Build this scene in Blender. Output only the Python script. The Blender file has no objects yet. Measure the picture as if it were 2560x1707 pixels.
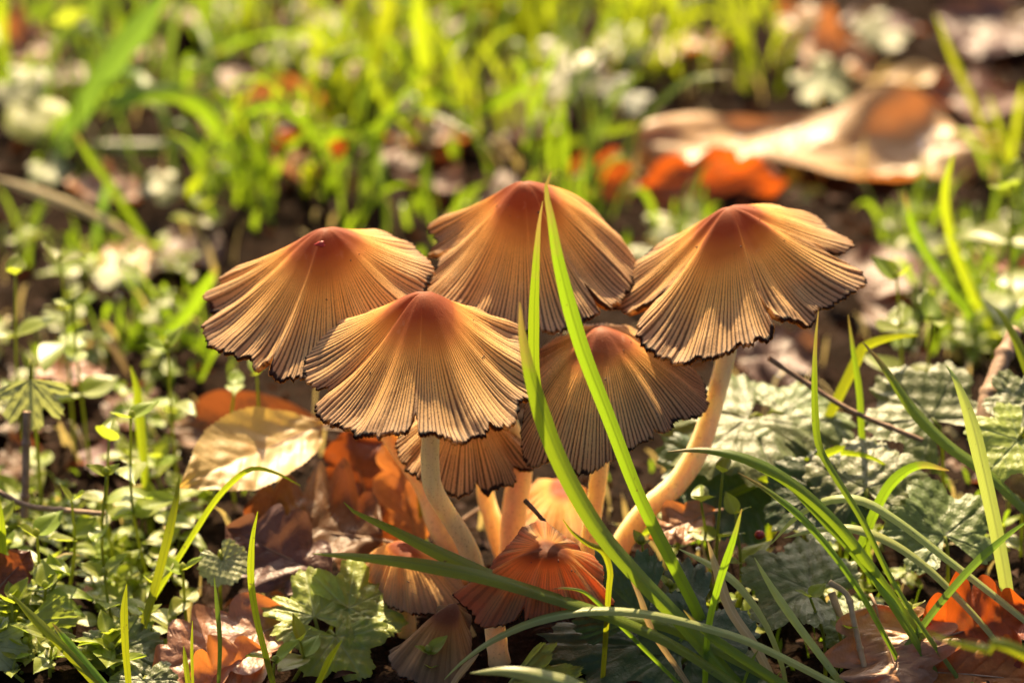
import bpy, math, random
import numpy as np
from mathutils import Vector, Matrix

# ------------------------------------------------------------------ camera, sky, sun, exposure
scene = bpy.context.scene
COL = scene.collection
U = 0.01                                    # everything below is written in centimetres
PITCH = math.radians(24.0)
DIST = 49.0                                 # camera to the front cap
AIM = np.array([0.0, 0.0, 5.6])
FWD = np.array([0.0, math.cos(PITCH), -math.sin(PITCH)])
UP = np.array([0.0, math.sin(PITCH), math.cos(PITCH)])
RIGHT = np.array([1.0, 0.0, 0.0])
EYE = AIM - FWD * DIST

cam_data = bpy.data.cameras.new("camera")
cam = bpy.data.objects.new("camera", cam_data)
COL.objects.link(cam)
cam.location = Vector(EYE * U)
cam.rotation_euler = (math.pi / 2 - PITCH, 0, 0)
cam_data.sensor_width = 36.0
cam_data.lens = 100.0
cam_data.clip_start = 0.01
cam_data.clip_end = 200.0
cam_data.dof.use_dof = True
cam_data.dof.focus_distance = 0.490
cam_data.dof.aperture_fstop = 12.0
scene.camera = cam

SUN_EL, SUN_AZ = math.radians(46.5), math.radians(-3)      # azimuth from +Y (behind the mushrooms) towards +X
world = bpy.data.worlds.new("World")
scene.world = world
world.use_nodes = True
wn = world.node_tree
wn.nodes.clear()
w_out = wn.nodes.new("ShaderNodeOutputWorld")
w_bg = wn.nodes.new("ShaderNodeBackground")
w_sky = wn.nodes.new("ShaderNodeTexSky")
w_sky.sky_type = 'NISHITA'
w_sky.sun_disc = False
w_sky.sun_elevation = SUN_EL
w_sky.sun_rotation = SUN_AZ
w_sky.dust_density = 6.0
w_sky.air_density = 0.6
w_sky.ozone_density = 0.3
w_bg.inputs["Strength"].default_value = 0.06
wn.links.new(w_sky.outputs[0], w_bg.inputs[0])
wn.links.new(w_bg.outputs[0], w_out.inputs[0])

sun_data = bpy.data.lights.new("sun", 'SUN')
sun = bpy.data.objects.new("sun", sun_data)
COL.objects.link(sun)
sun_data.energy = 5.0
sun_data.angle = math.radians(0.6)
sun_data.color = (1.0, 0.76, 0.45)
sd = Vector((math.sin(SUN_AZ) * math.cos(SUN_EL), math.cos(SUN_AZ) * math.cos(SUN_EL), math.sin(SUN_EL)))
sun.rotation_euler = sd.to_track_quat('Z', 'Y').to_euler()

scene.view_settings.view_transform = 'Standard'
scene.view_settings.look = 'None'
scene.view_settings.gamma = 1.0
scene.view_settings.exposure = 1.85
scene.render.engine = 'CYCLES'
scene.cycles.use_denoising = True
scene.cycles.max_bounces = 8
scene.cycles.transmission_bounces = 6
scene.cycles.diffuse_bounces = 4
scene.cycles.sample_clamp_indirect = 6.0

rng = random.Random(11)
nrg = np.random.default_rng(5)

# ------------------------------------------------------------------ helpers
def ray(px, py):                            # px, py in the photograph's 2560 x 1707 frame
    return FWD + RIGHT * ((px - 1280.0) / 2560 * 0.36) - UP * ((py - 853.5) / 2560 * 0.36)

def at(px, py, y):                          # point of that line of sight at depth y
    d = ray(px, py)
    return EYE + d * ((y - EYE[1]) / d[1])

def hgt(x, y):
    x = np.asarray(x, float); y = np.asarray(y, float)
    return (0.28 * np.sin(x * 0.55 + 1.3) * np.cos(y * 0.47) + 0.18 * np.sin(x * 1.31 + y * 0.9)
            + 0.08 * np.sin(x * 2.9 - y * 2.3 + 2.0) + 0.05 * np.sin(x * 5.1 + y * 4.3)
            + 0.35 * np.sin(x * 0.19 - 1.0) * np.sin(y * 0.16 + 0.5) - 0.1)

def ground(px, py, z=0.0):                  # where the line of sight meets the soil, z above it
    d = ray(px, py)
    s = -EYE[2] / d[2]
    for _ in range(8):
        p = EYE + d * s
        s = (float(hgt(p[0], p[1])) + z - EYE[2]) / d[2]
    return EYE + d * s

def v2s(p):                                 # 2352-wide view pixels to 2560-wide ones
    return p[0] * 1.08844, p[1] * 1.08844

def norm(v):
    n = np.linalg.norm(v)
    return v / n if n > 1e-9 else v

def mesh_data(name, verts, faces, mat, attrs=None, smooth=True):
    me = bpy.data.meshes.new(name)
    verts = np.asarray(verts, float) * U
    me.from_pydata(verts.tolist(), [], faces if isinstance(faces, list) else faces.tolist())
    if attrs:
        for k, v in attrs.items():
            a = me.attributes.new(k, 'FLOAT', 'POINT')
            a.data.foreach_set("value", np.asarray(v, np.float32))
    if mat is not None:
        me.materials.append(mat)
    if smooth:
        me.polygons.foreach_set("use_smooth", np.ones(len(me.polygons), bool))
    me.update()
    return me

def link(name, data, parent=None, origin=None):
    o = bpy.data.objects.new(name, data)
    COL.objects.link(o)
    if parent is not None:
        o.parent = parent
    if origin is not None:
        o.location = Vector(np.asarray(origin, float) * U)
    return o

def mesh_obj(name, verts, faces, mat, parent=None, origin=(0, 0, 0), attrs=None, smooth=True):
    """verts in world centimetres; origin = world centimetres of the object's (or its parent's) base"""
    o0 = np.asarray(origin, float)
    me = mesh_data(name, np.asarray(verts, float) - o0, faces, mat, attrs, smooth)
    return link(name, me, parent, None if parent is not None else o0)

def tag(o, label, cat, group=None, kind=None):
    if label: o["label"] = label
    if cat: o["category"] = cat
    if group: o["group"] = group
    if kind: o["kind"] = kind
    return o

def empty(name, loc):
    o = bpy.data.objects.new(name, None)
    COL.objects.link(o)
    o.location = Vector(np.asarray(loc, float) * U)
    o.empty_display_size = 0.01
    return o

def grid_faces(n, m, wrap=False, off=0):
    i = np.arange(n if wrap else n - 1)
    j = np.arange(m - 1)
    I, J = np.meshgrid(i, j, indexing='ij')
    I2 = (I + 1) % n
    return (np.stack([I * m + J, I2 * m + J, I2 * m + J + 1, I * m + J + 1], -1).reshape(-1, 4) + off)

def spline(pts, n):                         # Catmull-Rom through the points, even steps along the length
    P = np.asarray(pts, float)
    if len(P) == 2:
        t = np.linspace(0, 1, n)[:, None]
        return P[0] * (1 - t) + P[1] * t
    Q = np.vstack([2 * P[0] - P[1], P, 2 * P[-1] - P[-2]])
    out = []
    for k in range(1, len(Q) - 2):
        t = np.linspace(0, 1, 12, endpoint=False)[:, None]
        a, b, c, d = Q[k - 1], Q[k], Q[k + 1], Q[k + 2]
        out.append(0.5 * ((2 * b) + (c - a) * t + (2 * a - 5 * b + 4 * c - d) * t ** 2 + (3 * b - a - 3 * c + d) * t ** 3))
    out = np.vstack(out + [P[-1][None]])
    L = np.concatenate([[0], np.cumsum(np.linalg.norm(np.diff(out[:, :3], axis=0), axis=1))])
    s = np.linspace(0, L[-1], n)
    return np.stack([np.interp(s, L, out[:, k]) for k in range(out.shape[1])], 1)

def smooth01(a, b, x):
    t = np.clip((x - a) / (b - a), 0, 1)
    return t * t * (3 - 2 * t)

def wob(x, seed, n=5, f0=1.0):              # smooth 1-D noise, about -1..1
    r = np.random.default_rng(seed)
    s = np.zeros_like(np.asarray(x, float))
    for k in range(n):
        s = s + np.sin(np.asarray(x) * f0 * (1.7 ** k) * r.uniform(0.8, 1.2) + r.uniform(0, 6.28)) / (1.5 ** k)
    return s / 2.2

# ------------------------------------------------------------------ materials
class NT:
    def __init__(self, name):
        self.m = bpy.data.materials.new(name)
        self.m.use_nodes = True
        self.t = self.m.node_tree
        self.t.nodes.clear()
        self.out = self.n("ShaderNodeOutputMaterial")
    def n(self, kind, **kw):
        x = self.t.nodes.new(kind)
        for k, v in kw.items():
            setattr(x, k, v)
        return x
    def l(self, a, b):
        self.t.links.new(a, b)
    def val(self, sock, v):
        if isinstance(v, bpy.types.NodeSocket): self.l(v, sock)
        else: sock.default_value = v
    def attr(self, name):
        return self.n("ShaderNodeAttribute", attribute_name=name).outputs["Fac"]
    def noise(self, scale, detail=3, rough=0.55, coords=None, dist=0.0):
        x = self.n("ShaderNodeTexNoise")
        x.inputs["Scale"].default_value = scale
        x.inputs["Detail"].default_value = detail
        x.inputs["Roughness"].default_value = rough
        x.inputs["Distortion"].default_value = dist
        if coords is None:
            coords = self.n("ShaderNodeTexCoord").outputs["Object"]
        self.l(coords, x.inputs["Vector"])
        return x.outputs["Fac"]
    def ramp(self, fac, stops, interp='LINEAR'):
        x = self.n("ShaderNodeValToRGB")
        x.color_ramp.interpolation = interp
        e = x.color_ramp.elements
        while len(e) < len(stops): e.new(0.5)
        for k, (p, c) in enumerate(stops):
            e[k].position = p
            e[k].color = (*c, 1) if len(c) == 3 else c
        self.l(fac, x.inputs[0])
        return x.outputs["Color"]
    def mix(self, fac, a, b, mode='MIX'):
        x = self.n("ShaderNodeMix", data_type='RGBA', blend_type=mode)
        self.val(x.inputs[0], fac)
        for s, v in ((x.inputs[6], a), (x.inputs[7], b)):
            self.val(s, v if isinstance(v, bpy.types.NodeSocket) else (*v, 1))
        return x.outputs[2]
    def math(self, op, a, b=0.0, clamp=False):
        x = self.n("ShaderNodeMath", operation=op, use_clamp=clamp)
        self.val(x.inputs[0], a); self.val(x.inputs[1], b)
        return x.outputs[0]
    def maprange(self, v, a, b, c=0.0, d=1.0):
        x = self.n("ShaderNodeMapRange")
        x.clamp = True
        self.l(v, x.inputs[0])
        for i, q in enumerate((a, b, c, d)):
            x.inputs[i + 1].default_value = q
        return x.outputs[0]
    def hsv(self, col, h=0.5, s=1.0, v=1.0):
        x = self.n("ShaderNodeHueSaturation")
        self.val(x.inputs["Hue"], h); self.val(x.inputs["Saturation"], s); self.val(x.inputs["Value"], v)
        self.val(x.inputs["Color"], col)
        return x.outputs[0]
    def bump(self, h, strength=0.3, dist=0.0003):
        x = self.n("ShaderNodeBump")
        x.inputs["Strength"].default_value = strength
        x.inputs["Distance"].default_value = dist
        self.l(h, x.inputs["Height"])
        return x.outputs[0]
    def rand(self):
        return self.n("ShaderNodeObjectInfo").outputs["Random"]
    def finish(self, col, rough=0.5, spec=0.4, trans=None, tfac=0.0, bump=None, sheen=0.0):
        p = self.n("ShaderNodeBsdfPrincipled")
        self.val(p.inputs["Base Color"], col if isinstance(col, bpy.types.NodeSocket) else (*col, 1))
        self.val(p.inputs["Roughness"], rough)
        p.inputs["Specular IOR Level"].default_value = spec
        if sheen:
            p.inputs["Sheen Weight"].default_value = sheen
            p.inputs["Sheen Roughness"].default_value = 0.4
        if bump is not None:
            self.l(bump, p.inputs["Normal"])
        s = p.outputs[0]
        if trans is not None:
            t = self.n("ShaderNodeBsdfTranslucent")
            self.val(t.inputs["Color"], trans if isinstance(trans, bpy.types.NodeSocket) else (*trans, 1))
            mx = self.n("ShaderNodeMixShader")
            self.val(mx.inputs[0], tfac)
            self.l(s, mx.inputs[1]); self.l(t.outputs[0], mx.inputs[2])
            s = mx.outputs[0]
        self.l(s, self.out.inputs["Surface"])
        return self.m

def mat_soil():
    n = NT("soil")
    a = n.noise(90, 6, 0.65); b = n.noise(700, 4, 0.6)
    c = n.ramp(a, [(0.25, (0.004, 0.0022, 0.0013)), (0.5, (0.010, 0.0055, 0.003)), (0.75, (0.022, 0.012, 0.007))])
    c = n.mix(n.maprange(b, 0.5, 0.75), c, (0.03, 0.017, 0.01))
    return n.finish(c, 0.95, 0.04, bump=n.bump(n.math('ADD', a, b), 0.8, 0.002))

def mat_cap(name, dark=1.0, tfac=0.42, red=1.0, trans=(1.0, 0.64, 0.27), gr=0.9):
    n = NT(name)
    t = n.attr("t"); g = n.attr("g"); e = n.attr("edge")
    nz = n.noise(420, 4, 0.6); fine = n.noise(3200, 2, 0.6); big = n.noise(110, 3, 0.5)
    tt = n.math('ADD', t, n.math('MULTIPLY', n.math('SUBTRACT', big, 0.5), 0.16))
    d = dark
    K = lambda *q: tuple(min(.95, x * d) for x in q)
    ridge = n.ramp(tt, [(0.0, K(0.31, 0.085, 0.026)), (0.15, K(0.25, 0.056, 0.015)), (0.29, K(0.32, 0.08, 0.018)), (0.36, K(0.68, 0.25, 0.05)),
                        (0.45, K(0.95, 0.47, 0.11)), (0.6, K(0.95, 0.54, 0.17)), (0.80, K(0.88, 0.53, 0.22)), (0.97, K(0.52, 0.33, 0.18))])
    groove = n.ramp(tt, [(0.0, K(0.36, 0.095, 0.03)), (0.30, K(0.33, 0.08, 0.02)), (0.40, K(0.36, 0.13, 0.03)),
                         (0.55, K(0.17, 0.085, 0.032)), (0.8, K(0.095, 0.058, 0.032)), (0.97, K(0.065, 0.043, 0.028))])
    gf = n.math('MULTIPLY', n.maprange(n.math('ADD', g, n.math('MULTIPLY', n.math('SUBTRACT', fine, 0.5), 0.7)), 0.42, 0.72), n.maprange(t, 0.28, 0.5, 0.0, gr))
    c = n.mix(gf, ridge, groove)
    c = n.mix(n.maprange(fine, 0.4, 0.8, 0.0, 0.22), c, (0.2, 0.11, 0.05))
    stain = n.noise(55, 5, 0.7, dist=0.6)
    c = n.mix(n.maprange(stain, 0.56, 0.75, 0.0, 0.28), c, (0.24 * d, 0.11 * d, 0.04 * d))
    c = n.mix(n.maprange(nz, 0.62, 0.8, 0.0, 0.3), c, (0.75 * d, 0.58 * d, 0.38 * d))
    ef = n.maprange(n.math('ADD', e, n.math('MULTIPLY', n.math('SUBTRACT', nz, 0.5), 1.2)), 0.55, 0.8)
    c = n.mix(ef, c, (0.018, 0.012, 0.009))
    tr = n.mix(n.math('MAXIMUM', n.math('MULTIPLY', gf, 0.75), ef), trans, (0.12, 0.05, 0.02))
    tr = n.mix(n.maprange(t, 0.2, 0.42, 0.95, 0.0), tr, (0.3 * red, 0.05, 0.01))
    return n.finish(c, n.maprange(nz, 0.3, 0.7, 0.55, 0.8), 0.28, tr, tfac, n.bump(n.math('ADD', fine, nz), 0.35, 0.0002), sheen=0.0)

def mat_gills():
    n = NT("gills")
    g = n.attr("g")
    c = n.mix(g, (0.16, 0.08, 0.04), (0.03, 0.018, 0.012))
    return n.finish(c, 0.7, 0.2, (0.7, 0.3, 0.08), 0.6)

def mat_stem(name, a, b):
    n = NT(name)
    tc = n.n("ShaderNodeTexCoord").outputs["Object"]
    mp = n.n("ShaderNodeMapping"); mp.inputs["Scale"].default_value = (1, 1, 0.12)
    n.l(tc, mp.inputs[0])
    z = n.noise(900, 3, 0.6, mp.outputs[0]); f = n.noise(2600, 2)
    c = n.mix(n.attr("v"), a, b)
    c = n.mix(n.maprange(z, 0.35, 0.75, 0.0, 0.45), c, (0.62, 0.42, 0.22))
    c = n.mix(n.maprange(f, 0.60, 0.72, 0.0, 0.6), c, (0.30, 0.15, 0.06))
    c = n.mix(n.maprange(n.noise(140, 5, 0.7), 0.55, 0.75, 0.0, 0.35), c, (0.5, 0.28, 0.1))
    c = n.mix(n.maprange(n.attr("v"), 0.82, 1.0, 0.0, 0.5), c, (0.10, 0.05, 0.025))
    p = n.n("ShaderNodeBsdfPrincipled")
    n.l(c, p.inputs["Base Color"])
    p.inputs["Roughness"].default_value = 0.42
    p.inputs["Specular IOR Level"].default_value = 0.35
    p.inputs["Subsurface Weight"].default_value = 0.9
    p.inputs["Subsurface Radius"].default_value = (1.0, 0.85, 0.6)
    p.inputs["Subsurface Scale"].default_value = 0.005
    n.l(n.bump(z, 0.25, 0.0002), p.inputs["Normal"])
    n.l(p.outputs[0], n.out.inputs["Surface"])
    return n.m

def mat_blade(name, base, trans, tfac=0.5, rough=0.35, tip=None):
    n = NT(name)
    u = n.attr("u"); v = n.attr("v")
    st = n.n("ShaderNodeTexWave"); st.wave_type = 'BANDS'
    cx = n.n("ShaderNodeCombineXYZ"); n.l(u, cx.inputs[0])
    n.l(cx.outputs[0], st.inputs["Vector"])
    st.inputs["Scale"].default_value = 3.4
    nz = n.noise(260, 3)
    r = n.rand()
    c0 = n.mix(n.math('MULTIPLY', st.outputs["Fac"], 0.6), base, tuple(min(1, q * 1.9 + 0.02) for q in base))
    c0 = n.mix(n.maprange(nz, 0.55, 0.8, 0, 0.35), c0, (base[0] * 1.7 + .03, base[1] * 1.1, base[2]))
    c0 = n.hsv(c0, n.maprange(r, 0, 1, 0.485, 0.515), 1.0, n.maprange(r, 0, 1, 0.8, 1.2))
    t0 = n.mix(n.math('MULTIPLY', st.outputs["Fac"], 0.35), trans, tuple(q * 0.6 for q in trans))
    t0 = n.hsv(t0, n.maprange(r, 0, 1, 0.485, 0.51), 1.0, n.maprange(r, 0, 1, 0.8, 1.15))
    mid = n.maprange(n.math('ABSOLUTE', n.math('SUBTRACT', u, 0.5)), 0.02, 0.09, 0.6, 0.0)
    c0 = n.mix(mid, c0, tuple(min(1, q * 2.2 + .03) for q in base)); t0 = n.mix(mid, t0, tuple(q * .35 for q in trans))
    spk = n.maprange(n.noise(900, 2), 0.70, 0.76, 0.0, 0.7)
    c0 = n.mix(spk, c0, (0.10, 0.06, 0.02)); t0 = n.mix(spk, t0, (0.10, 0.06, 0.02))
    if tip is not None:
        f = n.maprange(n.math('ADD', v, n.math('MULTIPLY', n.math('SUBTRACT', nz, .5), .2)), 0.86, 0.97)
        c0 = n.mix(f, c0, tip); t0 = n.mix(f, t0, tip)
    return n.finish(c0, rough, 0.5, t0, tfac, n.bump(st.outputs["Fac"], 0.25, 0.0002))

def mat_leaf(name, base, vein, trans, tfac=0.4, rough=0.45, blot=None, blotfac=0.0, sheen=0.0, fuzz=0.3, val=(0.75, 1.25), spec=0.45):
    n = NT(name)
    vn = n.attr("vein")
    a = n.noise(170, 4, 0.6); f = n.noise(1500, 3, 0.6)
    r = n.rand()
    c = n.mix(n.maprange(a, 0.3, 0.75, 0.0, 0.6), base, tuple(q * 0.55 for q in base))
    c = n.mix(n.maprange(f, 0.5, 0.8, 0.0, 0.45), c, tuple(min(1, q * 1.6 + .02) for q in base))
    tr = trans
    if blot is not None:
        b = n.maprange(n.noise(240, 3, 0.6, dist=0.4), 0.62 - blotfac * 0.2, 0.72 - blotfac * 0.2, 0, 0.85)
        c = n.mix(b, c, blot)
        tr = n.mix(b, trans, tuple(min(1, q * 1.5) for q in blot))
    c = n.mix(n.math('MULTIPLY', vn, 0.75), c, vein)
    c = n.hsv(c, n.maprange(r, 0, 1, 0.48, 0.52), 1.0, n.maprange(r, 0, 1, val[0], val[1]))
    h = n.math('ADD', n.math('MULTIPLY', vn, -1.0), n.math('MULTIPLY', f, 0.8))
    return n.finish(c, rough, spec, tr, tfac, n.bump(h, fuzz, 0.0004), sheen=sheen)

def mat_plain(name, a, b, scale=300, rough=0.6, spec=0.3, trans=None, tfac=0.0):
    n = NT(name)
    z = n.noise(scale, 4)
    return n.finish(n.mix(n.maprange(z, 0.35, 0.7), a, b), rough, spec, trans, tfac, n.bump(z, 0.4, 0.0004))

def mat_water():
    n = NT("water_drop")
    p = n.n("ShaderNodeBsdfPrincipled")
    p.inputs["Base Color"].default_value = (1, 1, 1, 1)
    p.inputs["Roughness"].default_value = 0.05
    p.inputs["IOR"].default_value = 1.33
    p.inputs["Transmission Weight"].default_value = 0.9
    n.l(p.outputs[0], n.out.inputs["Surface"])
    return n.m

M = dict(
    soil=mat_soil(),
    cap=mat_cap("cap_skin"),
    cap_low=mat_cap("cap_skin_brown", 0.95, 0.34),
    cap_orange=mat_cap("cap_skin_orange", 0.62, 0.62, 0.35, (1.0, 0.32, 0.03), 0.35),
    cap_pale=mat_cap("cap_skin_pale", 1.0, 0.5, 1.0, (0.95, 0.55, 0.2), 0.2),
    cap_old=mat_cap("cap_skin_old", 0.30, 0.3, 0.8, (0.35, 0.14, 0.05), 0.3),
    gills=mat_gills(),
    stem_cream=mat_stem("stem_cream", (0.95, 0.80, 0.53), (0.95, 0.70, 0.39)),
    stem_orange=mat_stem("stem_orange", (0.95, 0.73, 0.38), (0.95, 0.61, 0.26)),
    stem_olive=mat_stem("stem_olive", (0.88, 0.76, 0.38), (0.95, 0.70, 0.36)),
    fresh=mat_blade("grass_fresh", (0.10, 0.17, 0.012), (0.25, 0.39, 0.012), 0.5, 0.35, (0.3, 0.22, 0.05)),
    bright=mat_blade("grass_bright", (0.11, 0.15, 0.010), (0.30, 0.37, 0.010), 0.6, 0.35),
    deep=mat_blade("grass_deep", (0.07, 0.12, 0.012), (0.18, 0.30, 0.03), 0.4, 0.28),
    pale=mat_blade("grass_pale", (0.27, 0.32, 0.09), (0.46, 0.52, 0.08), 0.4, 0.35),
    straw=mat_blade("grass_straw", (0.42, 0.33, 0.16), (0.5, 0.36, 0.12), 0.35, 0.45),
    chick=mat_leaf("chickweed_leaf", (0.23, 0.27, 0.038), (0.2, 0.27, 0.08), (0.36, 0.48, 0.04), 0.4, 0.38, sheen=0.05),
    chick_y=mat_leaf("chickweed_young_leaf", (0.2, 0.26, 0.02), (0.3, 0.36, 0.08), (0.38, 0.46, 0.03), 0.45, 0.4),
    chick_stem=mat_plain("chickweed_stem", (0.2, 0.26, 0.04), (0.28, 0.28, 0.05), 300, 0.45, 0.4, (0.45, 0.5, 0.05), 0.4),
    bramble=mat_leaf("hairy_leaf", (0.12, 0.155, 0.042), (0.04, 0.06, 0.018), (0.28, 0.36, 0.06), 0.25, 0.45, sheen=0.0, fuzz=0.6),
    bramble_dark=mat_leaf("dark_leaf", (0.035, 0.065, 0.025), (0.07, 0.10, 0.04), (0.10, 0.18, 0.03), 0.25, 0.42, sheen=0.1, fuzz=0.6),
    ivy=mat_leaf("light_lobed_leaf", (0.29, 0.33, 0.05), (0.30, 0.36, 0.16), (0.4, 0.5, 0.05), 0.38, 0.4, (0.30, 0.36, 0.02), 0.4, fuzz=0.5),
    pale_leaf=mat_leaf("pale_leaf", (0.34, 0.36, 0.17), (0.24, 0.27, 0.11), (0.4, 0.44, 0.12), 0.35, 0.42),
    oak_tan=mat_leaf("dry_leaf_tan", (0.40, 0.215, 0.10), (0.22, 0.11, 0.045), (0.75, 0.24, 0.04), 0.28, 0.42, (0.36, 0.17, 0.07), 0.3, fuzz=0.5, spec=0.6),
    oak_orange=mat_leaf("dry_leaf_orange", (0.36, 0.10, 0.02), (0.20, 0.06, 0.015), (0.52, 0.095, 0.008), 0.42, 0.5, (0.22, 0.06, 0.015), 0.3, fuzz=0.5),
    oak_red=mat_leaf("dry_leaf_red", (0.17, 0.055, 0.024), (0.09, 0.03, 0.013), (0.34, 0.075, 0.012), 0.28, 0.45, (0.12, 0.04, 0.018), 0.4, fuzz=0.5),
    oak_brown=mat_leaf("dry_leaf_brown", (0.13, 0.055, 0.028), (0.07, 0.03, 0.015), (0.34, 0.09, 0.02), 0.25, 0.45, (0.07, 0.03, 0.015), 0.3, fuzz=0.5, spec=0.3),
    oak_grey=mat_leaf("dry_leaf_grey", (0.15, 0.088, 0.066), (0.12, 0.07, 0.05), (0.3, 0.13, 0.06), 0.2, 0.42, (0.09, 0.045, 0.03), 0.4, fuzz=0.5, spec=0.3),
    yellow=mat_leaf("dry_leaf_yellow", (0.50, 0.36, 0.15), (0.54, 0.37, 0.14), (0.8, 0.52, 0.10), 0.35, 0.45, (0.42, 0.25, 0.08), 0.35, fuzz=0.25, val=(0.95, 1.05)),
    twig=mat_plain("twig_bark", (0.20, 0.12, 0.07), (0.36, 0.24, 0.15), 500, 0.65),
    dry_stalk=mat_plain("dry_stalk", (0.42, 0.28, 0.14), (0.55, 0.40, 0.22), 400, 0.6),
    twig_dark=mat_plain("twig_dark_bark", (0.05, 0.028, 0.015), (0.13, 0.075, 0.04), 500, 0.65),
    litter=mat_leaf("litter", (0.04, 0.019, 0.009), (0.02, 0.01, 0.005), (0.09, 0.03, 0.009), 0.2, 0.8, (0.03, 0.016, 0.009), 0.5, spec=0.1),
    berry=mat_plain("red_berry", (0.35, 0.01, 0.008), (0.2, 0.006, 0.006), 300, 0.3, 0.5),
    pit=mat_plain('red_pit', (0.55, 0.03, 0.012), (0.4, 0.03, 0.012), 400, 0.3, 0.5),
    water=mat_water(),
)

# ------------------------------------------------------------------ the ground
def build_ground():
    def axis(lo, hi, far, fine, n=26):
        core = np.arange(lo, hi + 1e-6, fine)
        g = np.geomspace(1, far, n)
        return np.concatenate([lo - g[::-1], core, hi + g])
    xs = axis(-22, 22, 6000, 0.25); ys = axis(-8, 55, 6000, 0.3)
    X, Y = np.meshgrid(xs, ys, indexing='ij')
    fade = np.clip(1 - (np.maximum(0, np.abs(X) - 60) + np.maximum(0, np.abs(Y) - 120)) / 200, 0, 1)
    Z = hgt(X, Y) * fade
    lump = nrg.normal(0, 0.05, Z.shape)
    Z = Z + lump * (np.abs(X) < 22) * (Y > -8) * (Y < 55)
    V = np.stack([X, Y, Z], -1).reshape(-1, 3)
    o = mesh_obj("ground", V, grid_faces(len(xs), len(ys)), M["soil"])
    tag(o, "dark crumbly woodland soil under the grass and dead leaves", None, None, "structure")
build_ground()

# ------------------------------------------------------------------ mushrooms
def Z1(X, Y): return 480 + X * .39536, 420 + Y * .39541
def Z2(X, Y): return 1280 + X * .39536, 420 + Y * .39541
def Z3(X, Y): return 740 + X * .36996, 700 + Y * .3699
def Z4(X, Y): return 900 + X * .42533, 1040 + Y * .42538
def S(X, Y): return X, Y

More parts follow.
